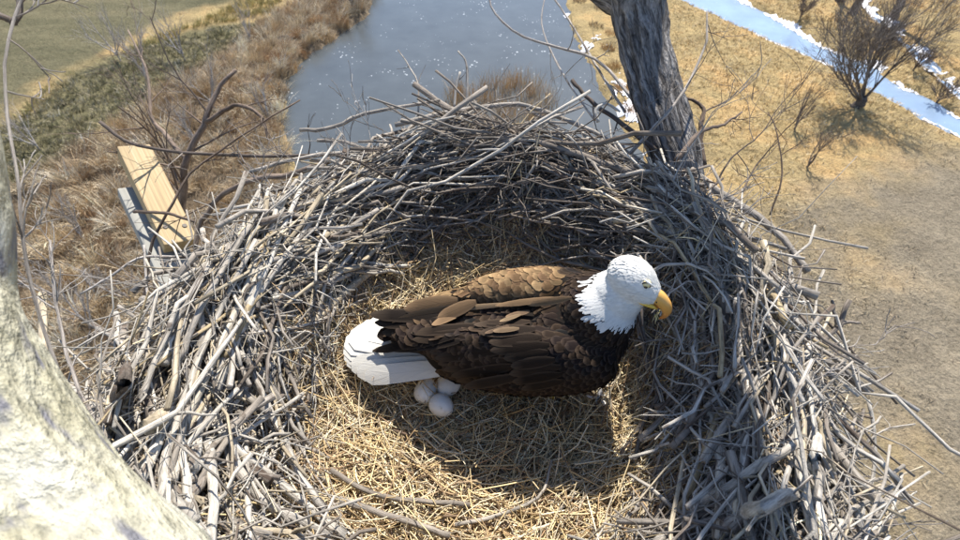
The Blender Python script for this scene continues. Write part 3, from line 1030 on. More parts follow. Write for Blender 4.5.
layers = [stick_lines(1000, 0.50, 0.86, 0.3, 0.7, 0.006, 0.0115, 0.08, 0.45, bend=0.5),
          stick_lines(1150, 0.45, 0.84, 0.25, 0.65, 0.0035, 0.0095, 0.045, 0.5),
          stick_lines(1400, 0.45, 0.82, 0.2, 0.55, 0.0018, 0.0048, 0.012, 0.75, tilt=0.12, kink=0.014)]
side = [stick_lines(200, 0.52, 0.80, 0.45, 0.95, 0.004, 0.010, 0.0, 0.28, thr=(rad(125), rad(225))),
        stick_lines(190, 0.50, 0.82, 0.4, 0.9, 0.004, 0.0095, 0.0, 0.32, thr=(rad(-65), rad(35))),
        stick_lines(150, 0.47, 0.78, 0.45, 0.9, 0.004, 0.0085, 0.0, 0.3, thr=(rad(45), rad(130)))]
LAY = np.concatenate([np.full(len(a[0]), f) for a, f in zip(layers + side, (0.55, 0.8, 1.0, 1.1, 1.1, 1.0))])  # lower layers darkened, putting the shade of the gaps into the tone
AP, AR = np.concatenate([a for a, _ in layers + side]), np.concatenate([b for _, b in layers + side])
ok = clear_of_bowl(AP) & clip_limb(AP)
AP, AR, LAY = AP[ok], AR[ok], LAY[ok]
pj = proj(AP)
fr = ((pj[..., 0] > 5) & (pj[..., 0] < 955) & (pj[..., 1] > 5) & (pj[..., 1] < 535)).mean(1)
ln = np.linalg.norm(np.diff(pj[..., :2], axis=1), axis=-1).sum(1)
lift = (AP[..., 2] - nh(AP[..., 0], AP[..., 1])).mean(1)
score = fr * ln * AR.mean(1) / pj[..., 2].mean(1) * np.clip(1 + lift * 14, 0.1, 2)
order = np.argsort(-score)
N_SINGLE = 232
top, rest = order[:N_SINGLE], order[N_SINGLE:]
# side bias: bleached flanks lightened as sunlit, back darkened as shaded, in the tone
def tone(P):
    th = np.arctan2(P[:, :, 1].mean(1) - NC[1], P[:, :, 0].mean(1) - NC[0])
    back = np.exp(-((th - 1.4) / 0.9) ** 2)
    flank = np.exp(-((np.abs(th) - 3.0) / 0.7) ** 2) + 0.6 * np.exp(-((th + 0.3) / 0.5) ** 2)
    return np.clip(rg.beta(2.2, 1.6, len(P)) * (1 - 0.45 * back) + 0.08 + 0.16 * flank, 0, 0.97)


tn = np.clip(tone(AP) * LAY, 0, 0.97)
tn[rg.random(len(tn)) < 0.018] = 1.0
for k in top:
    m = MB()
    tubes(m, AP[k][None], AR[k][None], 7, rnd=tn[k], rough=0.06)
    for _ in range(int(rg.integers(0, 3))):                 # broken side shoots
        i_ = int(rg.integers(2, 8))
        d_ = nrm(AP[k][i_ + 1] - AP[k][i_]) + rg.normal(0, 0.55, 3) + [0, 0, 0.15]
        l_ = rg.uniform(0.015, 0.09)
        q_ = AP[k][i_] + nrm(d_) * np.linspace(0, l_, 4)[:, None] + rg.normal(0, 0.0015, (4, 3))
        tubes(m, q_[None], (AR[k][i_] * np.array([0.7, 0.55, 0.45, 0.3]))[None], 5, rnd=tn[k])
    m.build("stick", M_stick, nest)
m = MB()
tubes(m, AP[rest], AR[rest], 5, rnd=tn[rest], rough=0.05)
# fine twigs
TP, TR = stick_lines(3600, 0.44, 0.84, 0.12, 0.4, 0.0012, 0.0028, 0.0, 0.8, tilt=0.2, kink=0.012)
ok = clear_of_bowl(TP) & clip_limb(TP)
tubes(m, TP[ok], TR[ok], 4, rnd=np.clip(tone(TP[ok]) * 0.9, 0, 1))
m.build("stick_mass", M_stick, nest, kind="stuff")


# sprigs that bristle from the outer rim
RNG = np.random.default_rng(77)
spr = {}
for k in range(48):
    th_ = RNG.uniform(rad(-50), rad(235))
    q_ = RNG.uniform(0.66, 0.84)
    x_, y_ = nxy(np.array(q_), np.array(th_))
    z_ = float(nh(x_, y_)) + RNG.uniform(-0.02, 0.03)
    dr = np.array([math.cos(th_) + RNG.normal(0, .6), math.sin(th_) + RNG.normal(0, .6), RNG.uniform(-0.1, 0.55)])
    grow((float(x_), float(y_), z_), dr, RNG.uniform(0.09, 0.22), RNG.uniform(0.0016, 0.003), 2, (3, 4), 0.6, spr, RNG, 0.1, 6, 0.16, 0.25, 0.6, 0.65)
m = MB()
for l in spr:
    put(m, spr[l], 4, 0.0008)
m.build("sprig_mass", M_pale, nest, kind="stuff")


def hero(pts, r0, r1, tone_, kids=0, kl=0.1, seed=0, K=12, S=8, label=None, mat=None):
    rng = np.random.default_rng(seed + 900)
    c = smooth_line(pts, K)
    R = np.linspace(r0, r1, K) * (1 + rng.normal(0, 0.05, K))
    c[1:-1] += rng.normal(0, r0 * 0.15, (K - 2, 3))
    m = MB()
    tubes(m, c[None], R[None], S, rnd=tone_, rough=0.05)
    for k in range(kids):
        i = int(rng.integers(K // 4, K - 1))
        out = {}
        grow(c[i], nrm(c[i + 1] - c[i]) + rng.normal(0, 0.7, 3), kl * rng.uniform(0.5, 1.2), R[i] * 0.5, 0, 0, 0.6, out, rng, 0.1, 6, 0.14)
        put(m, out[0], 5, 0.0008)
    o = m.build("stick", mat or M_stick, nest)
    if label:
        o["label"] = label
    return o


def SL(lst):
    out = []
    for p in lst:
        if len(p) == 3 and p[2] > 0.5:
            out.append(tuple(D(*p)))
        else:
            out.append(tuple(S_(p[0], p[1], p[2] if len(p) == 3 else 0.015)))
    return out


H = hero
# back rim
H(SL([(414, 84, 1.85), (440, 103, 1.82), (470, 117, .03), (540, 141, .03), (600, 162, .03), (640, 176, .03)]), .012, .010, .35, 1, .1, 1, label="long dark stick slanting over the back rim")
H([tuple(D(467, 112, 1.8)), tuple(D(467, 85, 1.8)), tuple(D(466, 62, 1.8)), tuple(D(458, 51, 1.8))], .006, .003, .7, 0, .1, 2, label="curved upright twig on the back rim")
H([tuple(D(454, 108, 1.8)), tuple(D(456, 90, 1.8)), tuple(D(460, 72, 1.8))], .005, .004, .75, 1, .05, 3)
H([tuple(D(418, 120, 1.85)), tuple(D(418, 85, 1.9)), tuple(D(408, 65, 1.95)), tuple(D(398, 50, 2.0))], .004, .002, .7, 2, .1, 33)
H(SL([(395, 125, .03), (450, 112, .04), (510, 104, .04), (535, 108, .04), (590, 130, .03), (640, 160, .02)]), .009, .007, .6, 0, .1, 4)
H(SL([(526, 108, .04), (560, 130, .03), (590, 158, .03)]), .006, .005, .72, 0, .1, 5)
H(SL([(470, 150, .02), (520, 140, .03), (560, 146, .02)]), .005, .004, .75, 0, .1, 6)
H(SL([(598, 122, .05), (596, 110, .06), (606, 104, .06), (620, 112, .05)]), .006, .004, .9, 0, .1, 7)
H(SL([(545, 180, .02), (558, 195, .03), (567, 205, .04), (568, 230, .03), (566, 262, .02)]), .005, .004, .7, 1, .05, 8, label="pale forked twig standing behind the eagle's back")
H(SL([(518, 205, .02), (523, 185, .04), (535, 165, .05)]), .005, .004, .62, 0, .1, 9)
H(SL([(300, 130, .02), (330, 128, .02), (370, 112, .03), (440, 100, .05)]), .007, .005, .5, 1, .12, 10)
H(SL([(250, 172, .03), (300, 158, .02), (360, 152, .02), (430, 154, .02)]), .007, .006, .6, 0, .1, 11)
H(SL([(330, 196, .02), (380, 190, .02), (470, 188, .02)]), .006, .005, .55, 0, .1, 12)
H(SL([(610, 178, .03), (655, 172, .05), (700, 190, .05)]), .006, .005, .6, 0, .1, 13)
# sun side, right flank
H(SL([(690, 170, 1.62), (716, 190, 1.58), (750, 212, 1.54), (785, 242, 1.48), (808, 272, 1.44)]), .013, .010, .5, 0, .1, 14, label="thick grey stick jutting out past the rim below the trunk")
H(SL([(650, 225, .04), (716, 238, 1.5), (765, 258, 1.47), (800, 290, 1.43), (850, 348, 1.38), (897, 404, 1.34)]), .0055, .003, .15, 3, .12, 15, label="long thin dark twig arching out over the meadow")
H(SL([(808, 400, 1.16), (818, 362, 1.18), (822, 344, 1.2), (838, 326, 1.2), (850, 300, 1.2)]), .008, .005, .35, 0, .1, 16, label="antler-like forked stick on the sunny rim")
H(SL([(836, 327, 1.2), (848, 322, 1.2), (860, 323, 1.2)]), .006, .003, .35, 0, .1, 17)
H(SL([(838, 326, 1.2), (834, 312, 1.2), (832, 300, 1.2)]), .005, .003, .4, 0, .1, 18)
H(SL([(700, 322, .05), (750, 318, 1.32), (788, 314, 1.32)]), .0045, .004, .8, 0, .1, 19)
H(SL([(736, 298, .03), (738, 330, .03), (741, 365, .03), (745, 400, .03)]), .006, .006, .88, 0, .1, 20)
H(SL([(718, 534, .04), (742, 516, .05), (790, 494, .05), (848, 474, .06)]), .011, .009, .62, 0, .1, 21, label="thick grey stick laid across the sunny rim")
H(SL([(655, 545, .05), (690, 512, .05), (735, 482, .05), (795, 444, .05)]), .009, .008, .68, 0, .1, 22)
H(SL([(662, 535, .04), (690, 490, .05), (708, 440, .05), (722, 405, .04)]), .006, .005, 1.0, 0, .1, 23)
H(SL([(700, 375, .03), (712, 420, .03), (722, 470, .04), (718, 540, .04)]), .010, .011, .92, 0, .1, 24)
H(SL([(745, 370, .03), (748, 420, .03), (744, 480, .03), (750, 540, .03)]), .009, .008, .88, 0, .1, 25)
H(SL([(790, 370, .03), (797, 420, .02), (800, 470, .02), (815, 540, .02)]), .008, .009, .85, 0, .1, 26)
H(SL([(812, 380, .03), (818, 430, .02), (812, 480, .02), (825, 540, .02)]), .008, .009, .9, 0, .1, 27)
H(SL([(868, 400, 1.3), (875, 440, 1.28), (872, 480, 1.25), (852, 545, 1.2)]), .005, .004, .8, 6, .12, 28)
H(SL([(800, 375, 1.25), (830, 400, 1.27), (850, 412, 1.27), (872, 418, 1.28)]), .004, .003, .3, 2, .06, 29)
H(SL([(842, 490, 1.2), (860, 450, 1.25), (885, 430, 1.3), (915, 424, 1.34)]), .004, .002, .7, 8, .09, 30)
# reed side, left flank
for k, pl_ in enumerate(([(172, 480), (186, 420), (232, 318), (288, 192)], [(192, 470), (206, 400), (245, 310), (276, 210)], [(215, 400), (240, 330), (268, 262), (300, 190)],
                         [(160, 500), (170, 440), (205, 345), (256, 240)], [(232, 356), (256, 300), (285, 255), (318, 215)], [(180, 360), (205, 300), (250, 225)], [(140, 400), (165, 340), (210, 262)])):
    H(SL([(x, y, .045) for x, y in pl_]), .0095 - .0006 * k, .006, [.93, .85, .9, .72, .8, .6, .7][k], 0, .1, 40 + k, label="long bleached stick" if k == 0 else None)
H(SL([(225, 358, .05), (236, 335, .05), (246, 312, .05), (262, 292, .05)]), .010, .006, 1.0, 0, .1, 50, label="barkless yellow-tan stick")
H(SL([(262, 358, .02), (302, 330, .02), (345, 294, .03), (384, 256, .03)]), .013, .010, .97, 0, .1, 51, label="thick tan stick leading down into the straw")
H(SL([(270, 300, .04), (320, 286, .03), (370, 268, .03), (410, 266, .04)]), .007, .006, .9, 0, .1, 52, label="pale stick with a bent end lying by the straw")
H(SL([(214, 340, .05), (252, 334, .05), (305, 326, .05), (330, 316, .05)]), .006, .005, .88, 0, .1, 53)
H(SL([(140, 480, .04), (168, 420, .04), (174, 400, .04), (176, 350, .04)]), .009, .007, .8, 0, .1, 54)
H(SL([(188, 392, .05), (214, 420, .05), (240, 452, .05), (300, 500, .05), (345, 536, .05)]), .009, .008, .8, 0, .1, 55)
H(SL([(215, 415, .05), (232, 455, .05), (262, 500, .05), (330, 535, .05)]), .008, .008, .72, 0, .1, 56)
H(SL([(178, 430, .05), (184, 470, .05), (192, 510, .05), (208, 545, .05)]), .008, .007, .85, 0, .1, 57)
H(SL([(208, 440, .05), (213, 480, .05), (211, 545, .05)]), .008, .008, .82, 0, .1, 58)
H(SL([(106, 425, .04), (118, 400, .04), (128, 368, .04), (130, 350, .04)]), .011, .010, .15, 0, .1, 59)
H(SL([(145, 428, .07), (155, 422, .08), (164, 416, .09)]), .014, .013, .97, 0, .1, 60, label="short sawn pale stub end")
H(SL([(400, 200, .03), (408, 230, .03), (418, 262, .03)]), .005, .004, .3, 0, .1, 61)
H(SL([(245, 440, .05), (248, 500, .05), (250, 545, .05)]), .005, .005, .75, 0, .1, 62)
H(SL([(560, 300 + 150, .0), (575, 490, .01), (560, 510, .02)]), .003, .002, .85, 0, .1, 63)
H(SL([(455, 525, .03), (500, 515, .03), (540, 495, .03), (552, 460, .03)]), .0045, .003, .6, 0, .1, 64)
H(SL([(340, 500, .03), (400, 520, .04), (450, 535, .04)]), .007, .006, .45, 0, .1, 65)
H(SL([(330, 470, .03), (380, 495, .03), (470, 505, .03)]), .006, .005, .4, 0, .1, 66)

# straw lining
def straw(cnt, q0, q1, lmin, lmax, rmin, rmax, cols, lift0, lift1, tilt, mb, swirl=0.5, csd=1.1):
    th = rg.random(cnt) * 2 * math.pi
    q = np.sqrt(rg.uniform(q0 * q0, q1 * q1, cnt))
    x, y = nxy(q, th)
    L = rg.uniform(lmin, lmax, cnt)
    a = np.where(rg.random(cnt) < swirl, th + math.pi / 2 + rg.normal(0, 0.5, cnt), rg.random(cnt) * 6.283)
    K = 6
    s = np.linspace(-0.5, 0.5, K)
    cur = rg.normal(0, csd, cnt)
    aa = a[:, None] + cur[:, None] * s
    st = np.stack([np.cos(aa), np.sin(aa)], -1) * (L / (K - 1))[:, None, None]
    c = np.cumsum(st, 1)
    c -= c[:, 2:4].mean(1)[:, None]
    P = np.zeros((cnt, K, 3))
    P[..., 0] = x[:, None] + c[..., 0]
    P[..., 1] = y[:, None] + c[..., 1]
    P[..., 2] = nhs(P[..., 0], P[..., 1]) + rg.uniform(lift0, lift1, cnt)[:, None] + rg.normal(0, tilt, cnt)[:, None] * s * L[:, None]
    r = rg.uniform(rmin, rmax, cnt)
    R = r[:, None] * np.array([0.8, 1, 1, 1, 0.9, 0.5])[None]
    tubes(mb, P, R, 3, tint=pal(cols, cnt, 0.15), cap=False)


STR = [(0.66, 0.52, 0.29), (0.74, 0.62, 0.40), (0.54, 0.40, 0.21), (0.40, 0.28, 0.16), (0.78, 0.70, 0.52), (0.27, 0.18, 0.11), (0.7, 0.57, 0.35), (0.5, 0.44, 0.34)]
m = MB()
straw(11000, 0.0, 0.5, 0.04, 0.13, 0.0007, 0.0018, STR, -0.03, 0.010, 0.4, m)
straw(3600, 0.0, 0.5, 0.08, 0.24, 0.0008, 0.0022, STR, -0.012, 0.022, 0.35, m, 0.45)
straw(1300, 0.0, 0.52, 0.16, 0.36, 0.0008, 0.0019, STR, -0.004, 0.026, 0.2, m, 0.55, 2.2)
straw(420, 0.12, 0.5, 0.06, 0.2, 0.002, 0.0038, [(0.2, 0.14, 0.09), (0.3, 0.22, 0.14), (0.12, 0.08, 0.055), (0.5, 0.4, 0.25)], -0.01, 0.014, 0.3, m, 0.5)
straw(2600, 0.44, 0.56, 0.06, 0.18, 0.0009, 0.002, STR + [(0.22, 0.15, 0.09)] * 4, -0.04, 0.01, 0.3, m, 0.7)
straw(700, 0.6, 0.8, 0.06, 0.16, 0.0009, 0.002, STR, -0.01, 0.02, 0.3, m, 0.7)
n = NT("dry_straw", 0.55, 0.4)
M_straw = n.out(n.attr("tint").outputs["Color"])
m.build("straw_lining", M_straw, nest, kind="stuff")
for k, pl_ in enumerate(([(540, 430), (580, 433), (625, 432)], [(556, 432), (566, 460), (578, 485)], [(430, 465), (480, 466), (520, 465)], [(372, 420), (370, 450), (372, 470)], [(405, 415), (420, 440), (440, 452)], [(610, 480), (640, 462), (655, 455)])):
    c = smooth_line([tuple(S_(x, y, 0.014)) for x, y in pl_], 7)
    m = MB()
    tubes(m, c[None], np.full((1, 7), 0.0022), 5, tint=(0.58, 0.44, 0.24))
    m.build("straw_stem", M_straw, nest)

# ------------------------------------------------------------------ eggs and down feather
n = NT("egg_shell", 0.45, 0.4)
geo = n.n("NewGeometry").outputs["Position"]
a = n.noise(geo, 60, 4, 0.6)
n.bump(n.noise(geo, 400, 2), 0.05, 0.001)
M_egg = n.out(n.ramp(a, [(0.28, (0.6, 0.54, 0.45)), (0.4, (0.8, 0.78, 0.74)), (0.7, (0.83, 0.82, 0.8))]))
for px, py, ax, lb in ((425.5, 390.5, (0.3, 0.8, 0.25), "whitish egg in the straw, clear of the tail, at the outer side of the three"),
                       (448.5, 385, (0.9, 0.2, 0.2), "whitish egg half tucked under the eagle's dark flank"),
                       (441.5, 405.5, (0.7, -0.5, 0.15), "whitish egg lying lowest of the three, farthest from the eagle's body")):
    g = PZ(px, py, 0.042)
    bm = bmesh.new()
    bmesh.ops.create_uvsphere(bm, u_segments=32, v_segments=20, radius=1)
    for v in bm.verts:
        z = v.co.z
        k = 1 - 0.11 * z
        v.co = Vector((v.co.x * 0.0275 * k, v.co.y * 0.0275 * k, z * 0.033))
    for f in bm.faces:
        f.smooth = True
    me = bpy.data.meshes.new("egg")
    bm.to_mesh(me)
    bm.free()
    o = link("egg", me, M_egg)
    o.location = tuple(g)
    o.rotation_euler = Vector(ax).to_track_quat('Z', 'Y').to_euler()
    tag(o, lb, "egg", "eggs in the straw")


# ------------------------------------------------------------------ feathers
FV = np.array([0, .18, .38, .6, .8, .93, 1.0])
FW = np.array([.35, .8, .98, 1.0, .86, .55, .12])
FU = np.array([-1, -.5, 0, .5, 1])


def feathers(mb, base, d, nrm_, L, W, tint, camber=0.25, lift=0.1, curl=0.0, sink=0.2, tipw=None, jit=0.07):
    """leaf-shaped vanes: base[M,3], d[M,3] lie direction, nrm_[M,3] surface normal; tc=(u,v,random)"""
    M = len(base)
    d = nrm(d - nrm_ * (d * nrm_).sum(-1, keepdims=True))
    d2 = nrm(d + nrm_ * np.reshape(lift, (-1, 1)))
    n2 = nrm(nrm_ - d2 * (d2 * nrm_).sum(-1, keepdims=True))
    s = np.cross(n2, d2)
    fw = FW if tipw is None else tipw
    Vv, Uu = np.meshgrid(FV, FU, indexing='ij')
    ww = np.interp(Vv, FV, fw)
    along = Vv[None, ..., None] * L[:, None, None, None] * d2[:, None, None, :]
    wj = ww[None] * (1 + rg.normal(0, jit, (M, len(FV), 1)) * (Vv[None] > .3)) * (1 + rg.normal(0, jit * 0.7, (M, len(FV), len(FU))))
    side = (Uu[None] * wj)[..., None] * W[:, None, None, None] * 0.5 * s[:, None, None, :]
    hgt = (-(Uu ** 2) * camber * ww)[None] * W[:, None, None] * 0.5 + (np.sin(Vv * 2.2) * curl)[None] * L[:, None, None] - (sink * W * 0.3)[:, None, None]
    P = base[:, None, None, :] + along + side + hgt[..., None] * n2[:, None, None, :]
    K, S = len(FV), len(FU)
    i = np.arange(K - 1)[:, None] * S + np.arange(S - 1)[None]
    q = np.stack([i, i + 1, i + S + 1, i + S], -1).reshape(-1, 4)
    q = (q[None] + (np.arange(M) * K * S)[:, None, None]).reshape(-1, 4)
    tc = np.empty((M, K, S, 3))
    tc[..., 0] = Uu
    tc[..., 1] = Vv
    tc[..., 2] = rg.random(M)[:, None, None]
    mb.add(P, q, None, tc, np.broadcast_to(np.asarray(tint).reshape(-1, 1, 1, 3), (M, K, S, 3)))


def mat_feather(name, edge, rough=0.8, barb=0.35, rimk=0.75, shk=0.6):
    n = NT(name, rough, 0.1)
    ti = n.attr("tint").outputs["Color"]
    x = n.n("SeparateXYZ", {0: n.attr("tc").outputs["Vector"]})
    au = n.math('ABSOLUTE', x.outputs[0])
    rim = n.math('MAXIMUM', n.ramp(au, [(0.62, 0.0), (0.98, 0.8)]), n.ramp(x.outputs[1], [(0.72, 0.0), (0.97, 1.0)]))
    ed = n.mix(ti, (edge, edge * 0.8, edge * 0.62), 1.0, 'ADD')
    ed = n.mix(ed, (2.0, 1.9, 1.75), 0.7, 'MULTIPLY')
    c = n.mix(ti, ed, n.math('MULTIPLY', rim, rimk))
    shaft = n.ramp(au, [(0.0, 0.8), (0.07, 0.0)])
    c = n.mix(c, n.mix(ti, (0.5, 0.5, 0.5), 1.0, 'MULTIPLY'), n.math('MULTIPLY', shaft, shk))
    bv = n.n("CombineXYZ", {0: n.math('ADD', n.math('MULTIPLY', x.outputs[1], 26.0), n.math('MULTIPLY', au, -9.0)), 1: n.math('MULTIPLY', x.outputs[2], 50.0), 2: n.math('MULTIPLY', au, 0.8)}).outputs[0]
    bn = n.noise(bv, 1.6, 2)
    c = n.mix(c, n.ramp(bn, [(0.3, 0.72), (0.7, 1.12)]), barb, 'MULTIPLY')
    n.bump(bn, 0.35, 0.002)
    return n.out(c)


M_fdark = mat_feather("brown_feather", 0.026)
M_fwhite = mat_feather("white_feather", 0.0, 0.8, 0.22, 0.0, 0.25)
# down feather on the straw
dn = MB()
g = S_(600, 397, 0.01)
k = 26
an = rg.random(k) * 6.283
feathers(dn, np.repeat(g[None], k, 0) + rg.normal(0, 0.006, (k, 3)), np.stack([np.cos(an), np.sin(an), rg.uniform(0, .5, k)], 1), np.repeat([[0, 0, 1.0]], k, 0), rg.uniform(.015, .034, k), rg.uniform(.006, .014, k), np.full((k, 3), 0.7) * rg.uniform(.85, 1.1, (k, 1)), lift=rg.uniform(0, .9, k))
o = dn.build("down_feather", M_fwhite)
tag(o, "tuft of white down lying on the straw beside the eagle's breast", "feather")

# ------------------------------------------------------------------ the eagle
eagle = thing("bald_eagle", (0.11, 0.65, 0.0), "bald eagle standing over its eggs, white head turned down, dark brown wings folded", "eagle")


def ell(bm, c, r, pitch=0.0, yaw=0.0, roll=0.0):
    mt = Matrix.Translation(c) @ Matrix.Rotation(yaw, 4, 'Z') @ Matrix.Rotation(-pitch, 4, 'Y') @ Matrix.Rotation(roll, 4, 'X') @ Matrix.Diagonal((*r, 1))
    bmesh.ops.create_uvsphere(bm, u_segments=32, v_segments=20, radius=1, matrix=mt)


HD = np.array([0.74, -0.50, -0.45])
HD = HD / np.linalg.norm(HD)
HC = np.array([0.311, 0.638, 0.414])
upv = nrm(np.array([0, 0, 1.0]) - HD * HD[2])
rtv = np.cross(HD, upv)                                   # bird's right, towards the camera
yaw_h, pit_h = math.atan2(HD[1], HD[0]), math.asin(HD[2])
bm = bmesh.new()
ell(bm, (.09, .65, .20), (.21, .105, .085), rad(7))
ell(bm, (.215, .635, .225), (.125, .112, .105), rad(20))
ell(bm, (.13, .715, .268), (.18, .058, .075), rad(4))
ell(bm, (.085, .57, .212), (.22, .050, .096), rad(8), rad(-10), rad(-14))
ell(bm, (.05, .74, .21), (.23, .05, .08), rad(6), rad(7), rad(18))
ell(bm, (-.07, .665, .195), (.12, .075, .05), rad(4))
ell(bm, (-.14, .665, .175), (.08, .05, .024), rad(10))
for yy in (.60, .70):
    ell(bm, (.12, yy, .11), (.058, .045, .085), rad(10))
    ell(bm, (.135, yy, .045), (.017, .016, .045))
ell(bm, (.262, .645, .305), (.082, .085, .085), rad(50))
ell(bm, (.291, .642, .358), (.057, .057, .057), rad(60))
ell(bm, tuple(HC), (.052, .045, .042), pit_h, yaw_h)
ell(bm, tuple(HC + HD * .028), (.036, .034, .032), pit_h, yaw_h)
ell(bm, tuple(HC + HD * .044 + np.array([0, 0, -.003])), (.023, .021, .021), pit_h, yaw_h)
me = bpy.data.meshes.new("body")
bm.to_mesh(me)
bm.free()
tmp = bpy.data.objects.new("body_tmp", me)
C.objects.link(tmp)
md = tmp.modifiers.new("r", 'REMESH')
md.mode = 'VOXEL'
md.voxel_size = 0.006
md = tmp.modifiers.new("s", 'SMOOTH')
md.factor = 0.5
md.iterations = 7
dg = bpy.context.evaluated_depsgraph_get()
dg.update()
bme = bpy.data.meshes.new_from_object(tmp.evaluated_get(dg))
bme.name = "body"
bpy.data.objects.remove(tmp)
nv = len(bme.vertices)
vco = np.zeros(nv * 3, np.float32)
bme.vertices.foreach_get("co", vco)
vco = vco.reshape(-1, 3).astype(float)
vno = np.zeros(nv * 3, np.float32)
bme.vertices.foreach_get("normal", vno)
vno = vno.reshape(-1, 3).astype(float)
bme.polygons.foreach_set("use_smooth", np.full(len(bme.polygons), True))
tris = [tuple(p.vertices) for p in bme.polygons]
BV = BVHTree.FromPolygons([tuple(x) for x in vco], tris)
WN = nrm(np.array([0.42, -0.30, 1.0]))
W0 = np.array([0.312, 0.640, 0.349])


def whiteness(p):
    d = (p - W0) @ WN
    return np.where(p[:, 0] > 0.17, d, -1)


wm = whiteness(vco) > 0.0
col = np.ones((nv, 4))
col[:, :3] = np.where(wm[:, None], np.array([0.62, 0.62, 0.60]), np.array([0.011, 0.008, 0.006]))
at = bme.attributes.new("tint", 'FLOAT_COLOR', 'POINT')
at.data.foreach_set("color", col.ravel().astype(np.float32))
n = NT("eagle_skin_plumage", 0.8, 0.15)
M_body = n.out(n.attr("tint").outputs["Color"])
bme.materials.clear()
link("body", bme, M_body, eagle)

# contour plumage: dart-throw points over the body
bme.calc_loop_triangles()
tv = np.array([t.vertices[:] for t in bme.loop_triangles])
A = np.linalg.norm(np.cross(vco[tv[:, 1]] - vco[tv[:, 0]], vco[tv[:, 2]] - vco[tv[:, 0]]), axis=1)


def sample(cnt):
    t = tv[rg.choice(len(tv), cnt, p=A / A.sum())]
    u = rg.random((cnt, 2))
    f = u.sum(1) > 1
    u[f] = 1 - u[f]
    wt = np.stack([1 - u.sum(1), u[:, 0], u[:, 1]], 1)[..., None]
    return (vco[t] * wt).sum(1), nrm((vno[t] * wt).sum(1))


def darts(p, n_, dist):
    cell = {}
    keep = []
    for i in range(len(p)):
        r = dist[i]
        key = tuple((p[i] / 0.03).astype(int))
        bad = False
        for dx in (-1, 0, 1):
            for dy in (-1, 0, 1):
                for dz in (-1, 0, 1):
                    for j in cell.get((key[0] + dx, key[1] + dy, key[2] + dz), ()):
                        e = p[i] - p[j]
                        if e @ e < r * r:
                            bad = True
                            break
                    if bad:
                        break
                if bad:
                    break
            if bad:
                break
        if not bad:
            keep.append(i)
            cell.setdefault(key, []).append(i)
    return np.array(keep)


p, nn = sample(60000)
wv_ = whiteness(p)
white = wv_ > -0.004 + 0.006 * np.sin(p[:, 0] * 300 + p[:, 1] * 500)
legs = (p[:, 2] < 0.085)
dist = np.where(white, 0.0033, np.interp(p[:, 0], [-.2, 0, .2, .3], [.015, .0125, .0105, .0098]))
kp = darts(p, nn, dist)
p, nn, white, legs = p[kp], nn[kp], white[kp], legs[kp]
# head feathers sweep back and down from the bill base
bill = HC + HD * 0.07
dw = (p - bill)
dw = nrm(dw) + np.array([-0.25, -0.05, -0.55])
EYE = HC + HD * .016 + upv * .034
fw_ = white & (np.linalg.norm(p - bill, axis=1) > 0.02) & (np.linalg.norm(p - EYE - rtv * .034, axis=1) > .014) & (np.linalg.norm(p - EYE + rtv * .034, axis=1) > .014)
m = MB()
k = fw_
dd_ = np.linalg.norm(p[k] - bill, axis=1)
Lh = np.interp(dd_, [0.02, .06, .10, .135, .2], [.005, .008, .012, .024, .034]) * rg.uniform(.85, 1.2, k.sum())
feathers(m, p[k] + nn[k] * 0.001, dw[k] + rg.normal(0, .12, (k.sum(), 3)), nn[k], Lh, Lh * np.interp(dd_, [.02, .08, .12, .2], [.5, .42, .3, .22]), np.array([.64, .64, .62]) * rg.uniform(.92, 1.05, (k.sum(), 1)), lift=rg.uniform(.0, .02, k.sum()), camber=.06, sink=.3)
m.build("head_plumage", M_fwhite, eagle, kind="stuff")
# ragged hackles where white meets brown
# dark body feathers
k = ~white
pd, nd_ = p[k], nn[k]
_pj = proj(pd)
kk = (_pj[:, 0] > 392) & ~((_pj[:, 0] < 455) & (_pj[:, 1] > 322 + (_pj[:, 0] - 392) * 0.70))
pd, nd_ = pd[kk], nd_[kk]
flow = np.column_stack([-np.ones(len(pd)), (0.652 - pd[:, 1]) * np.interp(pd[:, 0], [-.2, 0, .3], [1.6, 1.0, 0.3]), np.interp(pd[:, 0], [-.2, 0.1, .3], [-.25, -.12, -.45]) + 0.1 * rg.normal(size=len(pd))])
Lb = np.interp(pd[:, 0], [-.2, 0, .15, .3], [.062, .043, .033, .029]) * rg.uniform(.85, 1.15, len(pd))
mant = sst(nd_[:, 2], 0.3, 0.7) * sst(pd[:, 1] - 0.1 * (pd[:, 0] > .2), 0.655, 0.69) * sst(pd[:, 2], .2, .26)  # faded mantle gold with sunlight in the tint; near side carries shade
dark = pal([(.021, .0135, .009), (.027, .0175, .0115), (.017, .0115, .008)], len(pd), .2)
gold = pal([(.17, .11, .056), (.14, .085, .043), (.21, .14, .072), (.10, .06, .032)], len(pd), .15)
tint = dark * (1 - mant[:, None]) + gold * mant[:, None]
m = MB()
lg = pd[:, 2] < 0.09
Lb = np.where(lg, .022, Lb)
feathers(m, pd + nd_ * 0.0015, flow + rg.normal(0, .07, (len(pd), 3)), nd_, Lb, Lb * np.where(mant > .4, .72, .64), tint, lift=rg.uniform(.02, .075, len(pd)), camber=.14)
m.build("body_plumage", M_fdark, eagle, kind="stuff")


def cast(px, py):
    o_ = Vector((0, 0, CAMZ))
    r = BV.ray_cast(o_, Vector(ray(px, py)).normalized())
    if r[0] is None:
        return None, None
    return np.array(r[0]), np.array(r[1])


